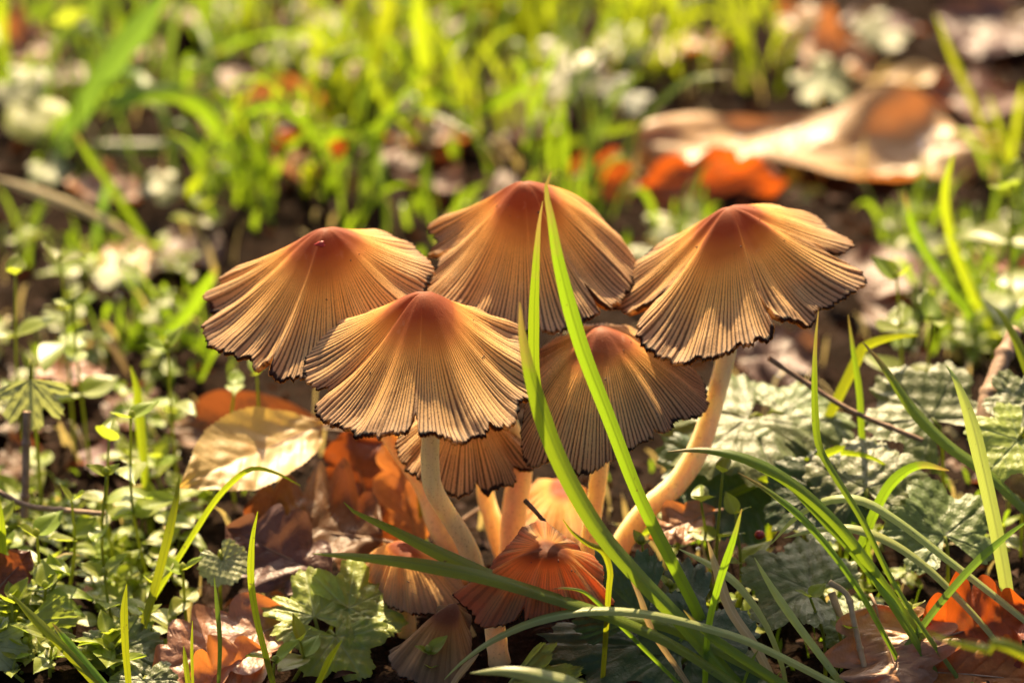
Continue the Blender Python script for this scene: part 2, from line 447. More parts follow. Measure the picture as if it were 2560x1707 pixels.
def build_cap(parent, base, f, apex, rim, mat, e=0.14, c=0.25, ridges=142, seed=1, amp=0.013, dy=0.0, edgew=0.024, name="cap", hold=None, umbo=0.09, cb=0.2, ns=None):
    """f maps traced coordinates to photo pixels; rim = (X, Y, depth[, c]) all the way round"""
    r = np.random.default_rng(seed)
    ap = at(*f(apex[0], apex[1]), apex[2] + dy)
    full = [q for q in rim if q[2] != 'n']
    notch = []                               # (outline index, depth kept, half width)
    for i, q in enumerate(rim):
        if q[2] == 'n': notch.append((sum(1 for z in rim[:i] if z[2] != 'n') - 0.5, q[3], q[4] if len(q) > 4 else .012))
    R = np.array([np.append(at(*f(q[0], q[1]), q[2] + dy), q[3] if len(q) > 3 else float(np.interp(q[2] - apex[2], [-1.5, 0, 1.5], [c, .42 if c > .6 else c, cb]))) for q in full])
    k = len(R)
    # close and lightly round the traced outline
    Q = np.vstack([R, R[:1]])
    seg = []
    for i in range(k):
        p0, p1, p2, p3 = R[i - 1], R[i], R[(i + 1) % k], R[(i + 2) % k]
        t = np.linspace(0, 1, 14, endpoint=False)[:, None]
        cr = 0.5 * ((2 * p1) + (p2 - p0) * t + (2 * p0 - 5 * p1 + 4 * p2 - p3) * t ** 2 + (3 * p1 - p0 - 3 * p2 + p3) * t ** 3)
        li = p1 * (1 - t) + p2 * t
        seg.append(cr * 0.55 + li * 0.45)
    L = np.vstack(seg)
    d = np.vstack([L[1:], L[:1]])[:, :3] - L[:, :3]
    mid = L[:, :3] - ap
    th = np.arctan2(mid[:, 1], mid[:, 0])
    dth = np.abs((np.roll(th, -1) - th + np.pi) % (2 * np.pi) - np.pi)
    w = 0.65 * dth + 0.35 * np.linalg.norm(d, axis=1) / 2.0 + 1e-5
    cum = np.concatenate([[0], np.cumsum(w)]); cum /= cum[-1]
    if ns is None:
        ns = ridges * 6
    s = np.arange(ns) / ns
    LL = np.vstack([L, L[:1]])
    E = np.stack([np.interp(s, cum, LL[:, q]) for q in range(4)], 1)
    kn = max(3, int(ns * .035)); kk_ = np.hanning(2 * kn + 1); kk_ /= kk_.sum()
    Es = np.stack([np.convolve(np.concatenate([E[-kn:, q], E[:, q], E[:kn, q]]), kk_, 'valid') for q in range(4)], 1)
    # groove phase: uneven spacing
    jit = np.concatenate([[0], np.cumsum(np.clip(r.normal(1, .33, ridges), .3, 1.9))]); jit *= ridges / jit[-1]
    ph = np.interp(s, jit / ridges, np.arange(ridges + 1))
    hgt_r = np.interp(np.floor(ph), np.arange(ridges + 1), r.uniform(.45, 1.25, ridges + 1))
    ridge = 0.5 + 0.5 * np.cos(2 * np.pi * ph)           # 1 on a ridge
    ridge = ridge ** 0.7
    tooth = 1 + 0.008 * (ridge - 0.5) + 0.018 * wob(s * 2 * np.pi * 21, seed + 3) + 0.012 * wob(s * 2 * np.pi * 60, seed + 5) + r.normal(0, 0.006, ns)
    keep = np.ones(ns)
    for (ni, kf, hw) in notch:
        s0 = np.interp(ni * 14, np.arange(len(cum)), cum)
        ds_ = np.abs((s - s0 + .5) % 1 - .5)
        keep *= 1 - (1 - kf) * np.clip(1 - ds_ / hw, 0, 1) ** 1.3
    nt = 46
    t = np.linspace(0, 1, nt) ** 0.9
    P = np.zeros((ns, nt, 3)); P0 = np.zeros((ns, nt, 3))
    if e is None:                           # a rounded knob, then a steep shoulder that eases out to the skirt
        ct = np.array([0, .04, .08, .12, .16, .20, .25, .30, .38, .48, .6, .75, .88, 1.0])
        cv = np.array([0, .006, .026, .062, .115, .18, .262, .335, .43, .53, .635, .765, .885, 1.0])
        xx = np.linspace(0, 1, 400); yy = np.interp(xx, ct, cv)
        kk = np.hanning(25); kk /= kk.sum()
        yy = np.convolve(np.concatenate([yy[12:0:-1], yy, 2 * yy[-1] - yy[-2:-14:-1]]), kk, 'valid')
        fz = np.interp(t, xx, yy - yy[0]); fz /= fz[-1]
    else:
        fz = (np.sqrt(t * t + e * e) - e) / (math.sqrt(1 + e * e) - e)
    for j in range(nt):
        wE = float(smooth01(.45, 1.0, t[j])); Ej = Es * (1 - wE) + E * wE
        for D_, kp in ((P0, 1.0), (P, keep)):
            tk = t[j] * kp * np.ones(ns); fk = np.interp(tk, t, fz)
            hh = tk * (1 + (tooth - 1) * t[j] ** 4)
            v = fk * (1 + Ej[:, 3] * (1 - fk))
            v = (v + umbo * (1 - np.exp(-(tk / 0.22) ** 2))) / (1 + umbo)
            D_[:, j, :2] = ap[:2] + (Ej[:, :2] - ap[:2]) * hh[:, None]
            D_[:, j, 2] = ap[2] + (Ej[:, 2] - ap[2]) * v * (1 + (tooth - 1) * t[j] ** 4)
    # broad undulation between lobes
    ang = s * 2 * np.pi
    und = 0.05 * np.sin(ang * 7 + seed) + 0.04 * np.sin(ang * 12 + 2 * seed) + 0.03 * np.sin(ang * 19 + seed * 3)
    T = t[None, :]
    ds = np.roll(P0, -6, 0) - np.roll(P0, 6, 0)
    dt = np.gradient(P0, axis=1)
    N = np.cross(ds, dt)
    N[:, 0] = (0, 0, 1)
    nl = np.linalg.norm(N, axis=2, keepdims=True); N = N / np.maximum(nl, 1e-9)
    if N[:, 3:20, 2].mean() < 0: N = -N
    N[:, 0] = norm(N[:, 2].mean(0))
    amp_t = smooth01(0.24, 0.55, T) * amp * (0.75 + 0.5 * smooth01(0.5, 1.0, T))
    disp = (ridge[:, None] - 0.5) * amp_t * hgt_r[:, None] + und[:, None] * smooth01(0.3, 1, T) * (1 - 0.6 * smooth01(.85, 1, T))
    disp += 0.002 * wob(T * 40 + ang[:, None] * 13, seed + 7)*smooth01(.2,.6,T)
    P = P + N * disp[:, :, None]
    # lip: the edge rolls under
    mm = P - N * 0.05
    lip1 = P[:, -1] + (P[:, -1] - P[:, -2]) * 0.25 - N[:, -1] * 0.03
    lip2 = lip1 - N[:, -1] * 0.05 - (P[:, -1] - P[:, -3]) * 0.35
    OUT = np.concatenate([P, lip1[:, None], lip2[:, None]], 1)
    mrow = nt + 2
    tt = np.concatenate([t, [1.0, 1.0]])
    tA = np.broadcast_to(tt[None], (ns, mrow)).reshape(-1)
    gA = np.broadcast_to(((1 - ridge) * (.55 + .5 * hgt_r))[:, None], (ns, mrow)).reshape(-1)
    ew = edgew * (1.0 + 0.9 * wob(ang * 5, seed + 11))
    dist = (1 - tt[None, :]) / np.maximum(ew, 0.004)[:, None]
    eA = (np.clip(1 - 0.5 * dist, 0, 1) * (0.78 + 0.6 * np.clip(wob(ang * 11, seed + 17) + .1, -.7, .8))[:, None]).reshape(-1)
    fcs = grid_faces(ns, mrow, True)
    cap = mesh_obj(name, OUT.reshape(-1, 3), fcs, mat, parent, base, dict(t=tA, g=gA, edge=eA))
    # gills: deep folds under the skin
    ng = 20
    idx = np.linspace(28, nt - 1, ng).astype(int)
    size = float(np.median(np.linalg.norm(E[:, :3] - ap, axis=1))) / 2.4
    Gp = mm[:, idx] - N[:, idx] * (0.03 + 0.13 * size * (0.5 - 0.5 * np.cos(2 * np.pi * ph * 1.0))[:, None, None] * np.sin(np.pi * np.linspace(0.12, 0.97, ng))[None, :, None])
    gg = np.broadcast_to((1 - ridge)[:, None], (ns, ng)).reshape(-1)
    mesh_obj("gills", Gp.reshape(-1, 3), grid_faces(ns, ng, True), M["gills"], cap, base, dict(g=gg))
    # grit stuck to the skin
    VV, FF = [], []
    for k in range(int(13 * size)):
        i, j = r.integers(0, ns), r.integers(8, nt - 2)
        q = r.uniform(.008, .02)
        B0 = np.array([[1, 0, 0], [0, 1, 0], [-1, 0, 0], [0, -1, 0], [0, 0, 1], [0, 0, -1]], float) * q * r.uniform(.5, 1.6, 3)
        FF += (np.array([[0, 1, 4], [1, 2, 4], [2, 3, 4], [3, 0, 4], [1, 0, 5], [2, 1, 5], [3, 2, 5], [0, 3, 5]]) + 6 * k).tolist()
        VV.append(B0 + P[i, j] + N[i, j] * q * .3)
    g_ = mesh_obj("grit", np.vstack(VV), FF, M["twig_dark"], cap, base)
    g_["kind"] = "stuff"
    if hold is not None: hold[:] = [(P, N, cap)]
    return P, N, cap

def tube(path, radii, nseg=16, seed=0, rough=0.0):
    P = np.asarray(path, float); n = len(P)
    T = np.gradient(P, axis=0); T /= np.linalg.norm(T, axis=1)[:, None]
    a = norm(np.cross(T[0], [0.3, 1, 0.2]))
    V = []
    for i in range(n):
        a = norm(a - T[i] * np.dot(a, T[i])); b = np.cross(T[i], a)
        th = np.arange(nseg) / nseg * 2 * np.pi
        rr = radii[i] * (1 + rough * np.sin(th * 3 + i * .13 + seed) + rough * .6 * np.sin(th * 7 + seed * 2 + i * .05))
        V.append(P[i] + (np.cos(th) * rr)[:, None] * a + (np.sin(th) * rr)[:, None] * b)
    V = np.array(V).transpose(1, 0, 2).reshape(-1, 3)
    F = grid_faces(nseg, n, True).tolist()
    F.append([k * n for k in range(nseg)][::-1]); F.append([k * n + n - 1 for k in range(nseg)])
    v = np.tile(np.linspace(0, 1, n), nseg)
    return V, F, v

def build_stem(parent, base, f, pts, r0, r1, mat, seed=0, name="stem", n=48):
    P = np.array([at(*f(q[0], q[1]), q[2]) for q in pts])
    path = spline(P, n)
    tt = np.linspace(0, 1, n)
    rad = r0 + (r1 - r0) * tt + 0.01 * wob(tt * 9, seed)
    rad[-6:] *= np.linspace(1, 1.15, 6)
    V, F, v = tube(path, rad, 20, seed, 0.025)
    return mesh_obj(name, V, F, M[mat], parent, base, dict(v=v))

def mushroom(name, label, base_px):
    b = ground(*base_px)
    r = empty(name, b)
    tag(r, label, "mushroom", "clump of ink cap mushrooms")
    return r, b

HOLD = []
def project(P):
    d = P - EYE
    z = d @ FWD
    return 1280 + (d @ RIGHT) / z / .36 * 2560, 853.5 - (d @ UP) / z / .36 * 2560, z
def red_pit(parent, base, pnc, px):
    P, N, cap = pnc
    x, y, z = project(P.reshape(-1, 3))
    score = np.hypot(x - px[0], y - px[1]) + z * 40
    i = int(np.argmin(np.where(np.hypot(x - px[0], y - px[1]) < 14, z, 1e9)))
    c, n = P.reshape(-1, 3)[i], norm(N.reshape(-1, 3)[i] + np.array([0, -.3, .3]))
    a = norm(np.cross(n, [0, 1, 0])); b_ = np.cross(n, a)
    th = np.arange(18) / 18 * 2 * np.pi
    V = [c + n * .012]
    for rr, h in ((.4, .004), (.8, .009), (1.0, .007), (1.25, -.012)):
        for t_ in th:
            q = rr * (1 + .25 * math.sin(3 * t_ + 1) + .12 * math.sin(5 * t_))
            V.append(c + a * math.cos(t_) * q * .075 + b_ * math.sin(t_) * q * .045 + n * h)
    F = [[0, 1 + k, 1 + (k + 1) % 18] for k in range(18)]
    for m in range(3):
        F += [[1 + m * 18 + k, 19 + m * 18 + k, 19 + m * 18 + (k + 1) % 18, 1 + m * 18 + (k + 1) % 18] for k in range(18)]
    o = mesh_obj("pit", V, F, M["pit"], cap, base)
    o["label"] = "wet red pit beside the tip of the cap"
# left cap
r, b = mushroom("mushroom", "left mushroom of the clump, wide tan cap with a red pit beside its tip", (1200, 1480))
build_cap(r, b, Z1, (850, 385, 2.2), [
    (570, 600, 3.9), (450, 590, 3.6), (300, 640, 3.3), (175, 705, 2.9), (205, 752, 2.8), (95, 775, 2.7), (80, 830, 2.5), (110, 895, 2.4), (195, 908, 'n', .84, .010),
    (100, 960, 2.0), (62, 1000, 1.8), (85, 1060, 1.6), (130, 1140, 1.3), (250, 1170, 1.0), (285, 1195, .95), (380, 1195, .8), (385, 1240, .7),
    (440, 1235, .6), (492, 1212, .62), (530, 1120, 'n', .8, .008), (503, 1220, .45), (495, 1290, .3), (530, 1325, .25), (600, 1335, .25), (700, 1320, .3),
    (800, 1300, .3), (950, 1230, .5), (1100, 1150, .8), (1250, 1050, 1.2), (1400, 900, 1.6), (1490, 750, 2.3), (1525, 630, 2.7), (1500, 580, 2.9),
    (1440, 520, 3.2), (1350, 462, 3.6), (1200, 408, 4.0), (1090, 415, 4.2), (950, 600, 4.2), (750, 640, 4.1)], M["cap"], e=0.27, c=0.62, seed=3, hold=HOLD)
red_pit(r, b, HOLD[0], Z1(800, 458))
build_stem(r, b, S, [(818, 640, 2.2), (850, 800, 2.3), (940, 1030, 2.4), (1057, 1210, 2.3), (1087, 1295, 2.0), (1121, 1363, 1.7), (1210, 1490, 1.3)], .15, .2, "stem_orange", 2)

# top cap
r, b = mushroom("mushroom", "tallest mushroom at the top of the clump, narrow bell cap behind two upright grass blades", (1290, 1480))
build_cap(r, b, S, (1309, 456, 3.4), [
    (1250, 610, 5.0), (1211, 520, 4.9), (1184, 514, 4.85), (1148, 534, 4.8), (1112, 548, 4.6), (1072, 566, 4.4), (1088, 592, 4.2), (1095, 604, 4.0), (1065, 638, 4.0),
    (1085, 630, 3.8), (1125, 622, 'n', .8, .012), (1097, 650, 3.4), (1074, 705, 3.0), (1069, 735, 2.8), (1112, 762, 2.3), (1200, 800, 1.9), (1262, 822, 1.75), (1314, 832, 1.7), (1326, 826, 1.7),
    (1346, 790, 'n', .88, .008), (1359, 819, 1.65), (1383, 829, 1.6), (1410, 819, 1.65), (1450, 807, 1.75), (1489, 791, 1.9), (1502, 764, 2.0), (1466, 702, 'n', .72, .010),
    (1509, 758, 2.1), (1525, 762, 2.2), (1557, 748, 2.4), (1584, 712, 2.8, -.1), (1592, 673, 3.2, -.3), (1577, 640, 3.5, -.4), (1557, 598, 4.0, -.5),
    (1525, 566, 4.4, -.6), (1478, 535, 4.9, -.5), (1438, 522, 5.2, -.3), (1370, 620, 5.2), (1300, 650, 5.1)], M["cap"], e=0.27, c=0.62, seed=8, ridges=164)
build_stem(r, b, S, [(1309, 540, 3.4), (1300, 700, 3.4), (1240, 950, 3.2), (1212, 1200, 2.9), (1232, 1300, 2.5), (1255, 1375, 2.2), (1295, 1480, 1.6)], .15, .17, "stem_orange", 5)

# right cap
r, b = mushroom("mushroom", "right mushroom of the clump, torn lobed cap on a long curved cream stem", (1480, 1490))
build_cap(r, b, Z2, (1375, 253, 2.6), [
    (1150, 470, 4.3), (1075, 422, 4.1), (980, 440, 3.9), (900, 500, 3.7), (760, 600, 3.4), (745, 700, 3.1), (680, 800, 2.9), (615, 865, 2.6), (700, 897, 2.4), (780, 890, 2.2), (850, 862, 2.1),
    (925, 805, 'n', .74, .014), (890, 850, 1.8), (840, 920, 1.6), (805, 980, 1.3), (785, 1060, 1.0), (820, 1110, .9), (870, 1140, .8), (930, 1180, .7), (1000, 1220, .6), (1080, 1217, .55),
    (1200, 1207, .5), (1290, 1192, .5), (1305, 1170, .5), (1380, 1157, .55), (1430, 1120, .6), (1500, 1107, .6), (1530, 1080, .65), (1560, 1072, .7), (1630, 1087, .8), (1637, 1000, .95),
    (1640, 930, 1.1), (1605, 830, 'n', .70, .012), (1660, 928, 1.2), (1750, 950, 1.3), (1830, 990, 1.4), (1890, 1002, 1.5), (1920, 905, 1.7), (1990, 872, 1.9), (2080, 832, 2.0),
    (2180, 772, 2.2), (2232, 720, 2.4), (2225, 650, 2.6), (2190, 638, 2.7), (2110, 600, 2.75), (2025, 568, 'n', .78, .012), (2060, 552, 3.0), (2110, 538, 3.1), (2162, 490, 3.3), (2100, 430, 3.6, -.1), (2000, 360, 4.0, -.2),
    (1900, 305, 4.4, -.2), (1800, 275, 4.7, -.2), (1650, 260, 4.9, -.1), (1530, 280, 5.0), (1420, 460, 4.8), (1270, 500, 4.6)], M["cap"], e=0.27, c=0.62, seed=14, ridges=152)
build_stem(r, b, S, [(1823, 600, 2.6), (1832, 760, 2.6), (1815, 890, 2.5), (1790, 990, 2.4), (1748, 1120, 2.1), (1690, 1210, 1.9), (1620, 1270, 1.7), (1565, 1340, 1.5), (1530, 1410, 1.3), (1500, 1490, 1.0)], .16, .22, "stem_cream", 9)

# front cap
r, b = mushroom("mushroom", "front mushroom of the clump, broad fan-ribbed cap on a bent olive cream stem", (1230, 1490))
build_cap(r, b, Z3, (862, 86, 0.2), [
    (650, 340, 2.0), (540, 212, 1.9), (400, 235, 1.7), (375, 268, 1.6), (300, 292, 1.5), (212, 280, 1.4), (228, 350, 1.2), (250, 384, 'n', .9, .008), (170, 388, 1.1), (90, 440, .9), (50, 530, .6), (38, 600, .4),
    (90, 700, .1), (150, 738, 0), (240, 738, -.1), (310, 725, 'n', .86, .012), (250, 790, -.35), (200, 830, -.5), (122, 865, -.6), (160, 915, -.8), (220, 955, -1.0), (300, 992, -1.2), (385, 985, -1.3),
    (388, 1047, -1.5), (450, 1057, -1.6), (530, 1047, -1.65), (610, 1022, -1.65), (690, 1037, -1.75), (750, 1022, -1.75), (790, 970, -1.6), (799, 900, 'n', .86, .008), (812, 965, -1.6), (840, 1032, -1.8),
    (900, 1037, -1.8), (970, 1042, -1.8), (1060, 1062, -1.8), (1150, 1078, -1.75), (1230, 1062, -1.65), (1292, 1040, -1.6), (1300, 965, -1.4), (1345, 988, -1.4), (1400, 998, -1.35), (1470, 960, -1.1),
    (1500, 880, -.9), (1530, 800, -.6), (1592, 790, -.4), (1602, 760, -.3), (1585, 650, 0), (1590, 560, .4), (1565, 460, .8), (1525, 400, 1.1), (1505, 310, 1.4), (1400, 290, 1.6), (1300, 240, 1.8),
    (1200, 210, 2.0), (1020, 390, 2.1), (820, 400, 2.1)], M["cap"], e=0.27, c=0.62, seed=21, ridges=152)
build_stem(r, b, Z4, [(375, -500, .2), (400, -200, .15), (414, 110, .1), (410, 250, .1), (428, 420, .1), (510, 570, .2), (600, 710, .3), (655, 830, .4), (690, 950, .5), (760, 1060, .6)], .145, .19, "stem_olive", 12)

# cap tucked under the front blades
r, b = mushroom("mushroom", "mushroom under the right cap, orange brown cap crossed by the long grass blades", (1440, 1490))
build_cap(r, b, S, (1501, 822, 1.6), [
    (1325, 950, 1.6), (1311, 1001, 1.0), (1303, 1080, .7), (1306, 1132, .5), (1322, 1164, .3), (1371, 1150, .1), (1405, 1145, 0), (1427, 1172, -.1), (1459, 1190, -.15), (1495, 1168, -.1), (1529, 1153, 0), (1576, 1121, .1),
    (1606, 1108, .2), (1631, 1091, .3), (1636, 1072, .4), (1661, 1083, .4), (1682, 1066, .6), (1687, 1046, .7), (1733, 1047, .8), (1770, 1013, 1.2), (1765, 969, 1.7), (1727, 922, 2.3), (1680, 880, 2.7), (1620, 840, 3.0),
    (1557, 819, 3.2), (1517, 808, 3.3), (1478, 806, 3.3), (1450, 812, 3.2), (1414, 839, 3.0), (1351, 871, 2.5), (1339, 902, 2.2)], M["cap_low"], e=0.3, c=-0.15, seed=27, ridges=152)
build_stem(r, b, Z4, [(1415, -300, 1.6), (1420, 100, 1.6), (1412, 290, 1.5), (1388, 480, 1.4), (1352, 700, 1.2), (1330, 900, 1.0), (1310, 1060, .8)], .15, .17, "stem_orange", 15)

# cap hanging below the front one
r, b = mushroom("mushroom", "mushroom half hidden below the front cap, dull brown cap with dark ragged edge", (1290, 1500))
build_cap(r, b, Z3, (1150, 780, 1.5), [
    (760, 990, 1.2), (682, 1080, .8), (685, 1160, .6), (700, 1222, .4), (752, 1232, .35), (738, 1270, .3), (800, 1322, .1), (845, 1362, 0), (900, 1400, -.1), (980, 1422, -.2), (1060, 1447, -.25), (1150, 1447, -.25),
    (1200, 1430, -.2), (1230, 1385, 'n', .9, .012), (1260, 1422, -.15), (1300, 1437, -.15), (1380, 1397, 0), (1482, 1365, .2), (1478, 1262, .5), (1510, 1262, .5), (1590, 1277, .6), (1605, 1240, .8), (1560, 1100, 1.4),
    (1500, 980, 1.9), (1300, 900, 2.6), (1100, 890, 2.8), (900, 920, 2.6), (780, 960, 1.8)], M["cap_low"], e=0.25, c=-0.1, seed=33, ridges=133, dy=0.9)
build_stem(r, b, Z4, [(800, -100, 2.4), (900, 150, 2.3), (940, 300, 2.2), (915, 500, 2.0), (892, 700, 1.8), (900, 960, 1.5), (920, 1080, 1.3)], .22, .24, "stem_orange", 18)

# small glowing cap at the foot
r, b = mushroom("mushroom", "small glowing orange mushroom with a dark red centre at the foot of the clump", (1250, 1650))
build_cap(r, b, Z4, (1110, 790, -2.1), [
    (905, 720, -1.35), (950, 650, -1.1), (1040, 615, -1.0), (1140, 660, -1.05), (1240, 720, -1.2), (1340, 820, -1.4), (1425, 890, -1.6), (1450, 1010, -1.9), (1490, 1110, -2.1), (1380, 1130, -2.4), (1250, 1160, -2.6),
    (1120, 1190, -2.7), (1000, 1190, -2.7), (935, 1110, 'n', .82, .02), (880, 1215, -2.65), (770, 1240, -2.6), (710, 1235, -2.5), (640, 1140, -2.3), (550, 1050, -2.1), (650, 990, -1.9), (770, 880, -1.65),
    (850, 780, -1.45)], M["cap_orange"], e=1.2, c=0.2, cb=0.1, seed=41, ridges=70, edgew=0.008, umbo=0.0, amp=.006)
build_stem(r, b, Z4, [(1080, 900, -1.9), (900, 1080, -2.1), (800, 1200, -2.2), (800, 1320, -2.2), (820, 1450, -2.2)], .17, .18, "stem_orange", 22)

# pale cap behind the stems
r, b = mushroom("mushroom", "pale apricot mushroom cap tucked behind the stems, low in the clump", (1420, 1420))
build_cap(r, b, Z4, (1200, 395, 3.2), [
    (985, 420, 3.6), (950, 560, 2.8), (970, 660, 2.2), (1080, 770, 1.8), (1200, 800, 1.7), (1290, 770, 1.8), (1330, 690, 2.2), (1360, 540, 2.9), (1310, 450, 3.6), (1200, 420, 4.1), (1080, 405, 4.1)],
    M["cap_pale"], e=0.5, c=-0.3, cb=-.3, umbo=0, seed=47, ridges=70, amp=.014, edgew=.01)
build_stem(r, b, Z4, [(1200, 560, 3.0), (1180, 760, 2.8), (1180, 950, 2.6)], .15, .17, "stem_orange", 25)

# low tan cap, left of the stems
r, b = mushroom("mushroom", "low tan mushroom cap beside the light green lobed leaves", (1020, 1580))
build_cap(r, b, Z4, (240, 765, 0.3), [
    (20, 900, 1.0), (60, 1010, .2), (180, 1120, -.5), (300, 1160, -.7), (400, 1165, -.8), (500, 1140, -.8), (570, 1115, -.7), (625, 1050, -.4), (560, 950, .2), (450, 840, 1.0), (340, 790, 1.4), (150, 800, 1.4)],
    M["cap_pale"], e=0.5, c=-0.3, cb=-.3, umbo=0, seed=52, ridges=74, amp=.014, edgew=.012)
build_stem(r, b, Z4, [(260, 900, .3), (270, 1100, .2), (280, 1350, 0)], .15, .17, "stem_orange", 26)

# withered brown cap at the bottom
r, b = mushroom("mushroom", "withered dark brown folded mushroom cap at the bottom edge, left of the dark leaf", (1120, 1700))
build_cap(r, b, Z4, (545, 1105, -1.2), [
    (450, 1150, -1.1), (430, 1250, -1.5), (370, 1240, -1.5), (270, 1330, -1.7), (165, 1370, -1.9), (190, 1480, -2.3), (300, 1560, -2.6), (420, 1590, -2.7), (560, 1570, -2.7), (640, 1480, -2.3), (660, 1300, -1.7), (640, 1160, -1.2), (580, 1110, -.9)],
    M["cap_old"], e=0.3, c=-0.1, seed=58, ridges=60, amp=.01, edgew=.01, umbo=0)
build_stem(r, b, Z4, [(520, 1250, -1.6), (510, 1450, -1.8), (500, 1650, -2.0)], .14, .16, "stem_orange", 28)

# ------------------------------------------------------------------ leaves
def frame(base, tip, roll):
    """axis along base->tip, normal as near straight up as the axis allows, rolled about the axis"""
    X = norm(np.asarray(tip) - np.asarray(base))
    Zu = np.array([0, 0, 1.0]) - X * X[2]
    if np.linalg.norm(Zu) < 0.15: Zu = np.array([0, -1.0, 0]) + X * X[1]
    Zu = norm(Zu); Y = np.cross(Zu, X)
    c, s = math.cos(roll), math.sin(roll)
    return X, Y * c + Zu * s, Zu * c - Y * s

def axial_leaf(L, W, lobes=0, lobe_depth=0.35, teeth=0, curl=0.3, bend=0.2, wave=0.06, seed=0, nu=64, nv=19, tip_pow=0.8, wpow=1.0):
    """a leaf along +X with midrib and side veins, in centimetres"""
    u = np.linspace(0, 1, nu); v = np.linspace(-1, 1, nv)
    Uu, Vv = np.meshgrid(u, v, indexing='ij')
    w = np.sin(np.pi * np.clip(u, 0, 1) ** tip_pow) ** 0.75
    r = np.random.default_rng(seed)
    wl = {}
    for sgn in (-1, 1):
        ww = w.copy()
        if lobes:
            phs = r.uniform(-.15, .15)
            lob = np.abs(np.sin(np.pi * (u * (lobes + 0.0) + phs))) ** 0.7
            ww = ww * (1 - lobe_depth + lobe_depth * 1.15 * lob) * (1 + 0.1 * wob(u * 9, seed + sgn))
        if teeth:
            ww = ww * (1 + 0.04 * ((u * teeth) % 1 - .5))
        wl[sgn] = np.maximum(ww, 0.012) ** wpow
    ww = np.where(Vv < 0, wl[-1][:, None], wl[1][:, None])
    x = L * (Uu + 0.10 * np.abs(Vv) * ww * np.sin(np.pi * Uu))
    y = 0.5 * W * Vv * ww
    nvein = max(lobes, 7)
    sp = (Uu - 0.32 * np.abs(Vv) * ww * W / L) * nvein
    side = np.exp(-((((sp + .5) % 1) - .5) / 0.07) ** 2) * (np.abs(Vv) < .97)
    midr = np.exp(-(y / (0.018 * W)) ** 2)
    vein = np.clip(np.maximum(midr, side * 0.7), 0, 1)
    q = Vv * ww
    z = curl * 0.5 * W * q * q + bend * L * (Uu - .5) ** 2 * 0.8
    z = z + wave * W * (np.sin(Uu * 7 + Vv * 2.2 + seed) + 0.7 * np.sin(Uu * 13 - Vv * 3 + seed * 2.3)) * (0.25 + np.abs(Vv))
    z = z - 0.012 * W * vein + 0.01 * W * np.sin(Uu * 40 + seed) * np.sin(Vv * 11)
    V = np.stack([x, y, z], -1).reshape(-1, 3)
    return V, grid_faces(nu, nv), vein.reshape(-1)

def palm_leaf(R, lobes=5, spread=300, lobe_depth=0.3, teeth=24, tooth=0.07, cup=0.15, pucker=0.04, seed=0, nth=150, nr=18):
    """a leaf fanned about its stalk joint at the origin, middle lobe along +X, in centimetres"""
    r = np.random.default_rng(seed)
    a = math.radians(spread) / 2
    th = np.linspace(-a, a, nth)
    rr = np.linspace(0.0, 1, nr)
    centre = np.linspace(-a * 0.86, a * 0.86, lobes)
    dl = np.abs(th[:, None] - centre[None]).min(1) / (a * 0.86 / max(lobes - 1, 1))
    rad = R * (1 - lobe_depth * smooth01(0.35, 1.0, dl)) * (1 - 0.30 * (np.abs(th) / a) ** 2)
    rad = rad * (1 + tooth * (1 - 2 * np.abs(((th / a * teeth / 2) % 1) - .5)) * 1.2 + 0.02 * r.normal(0, 1, nth))
    TH, RR = np.meshgrid(th, rr, indexing='ij')
    D = rad[:, None] * RR
    x, y = D * np.cos(TH), D * np.sin(TH)
    vein = np.zeros_like(D); 
    for c0 in centre:
        dd = D * np.sin(TH - c0); al = D * np.cos(TH - c0)
        near = np.abs(TH - c0) < (a * 0.86 / max(lobes - 1, 1)) * 1.02
        vein = np.maximum(vein, np.where(near, np.exp(-(dd / (0.016 * R)) ** 2), 0))
        sp = (al - np.abs(dd) * 0.9) / R * 4.6 + 0.15 * np.sin(c0 * 7 + seed)
        sp = sp + 0.10 * np.sin(al / R * 9 + seed * 1.7) + 0.08 * np.sin(dd / R * 14 + seed)
        sec = np.exp(-((((sp + .5) % 1) - .5) / 0.09) ** 2) * smooth01(0.03, 0.12, al / R) * (0.55 + 0.45 * np.sin(al / R * 13 + np.sign(dd) * 2 + seed))
        vein = np.maximum(vein, np.where(near, sec * 0.75, 0))
    z = -pucker * R * vein * (0.35 + 0.65 * RR) + cup * R * RR ** 2 * (0.6 + 0.5 * np.cos(TH * 2 + seed))
    z = z + 0.035 * R * np.sin(x / R * 5 + seed * 3) * np.sin(y / R * 6 + seed) * RR + 0.07 * R * np.sin(TH * 3 + seed) * RR ** 2 + 0.015 * R * np.sin(x / R * 21 + seed) * np.sin(y / R * 19) - 0.10 * R * RR ** 4
    V = np.stack([x, y, z], -1).reshape(-1, 3)
    return V, grid_faces(nth, nr), vein.reshape(-1)

def small_leaf(L, W, fold=0.25, bend=-0.3, seed=0, nu=12, nv=7):
    u = np.linspace(0, 1, nu); v = np.linspace(-1, 1, nv)
    Uu, Vv = np.meshgrid(u, v, indexing='ij')
    w = np.sin(np.pi * u ** 0.72) ** 0.8 * (1 - 0.25 * u)
    w = np.maximum(w, 0.05)
    x = L * Uu; y = 0.6 * W * Vv * w[:, None]
    z = fold * np.abs(y) + bend * L * Uu ** 2 + 0.03 * L * np.sin(Vv * 3 + Uu * 5 + seed)
    vein = np.exp(-(y / (0.06 * W)) ** 2) * .9
    return np.stack([x, y, z], -1).reshape(-1, 3), grid_faces(nu, nv), vein.reshape(-1)

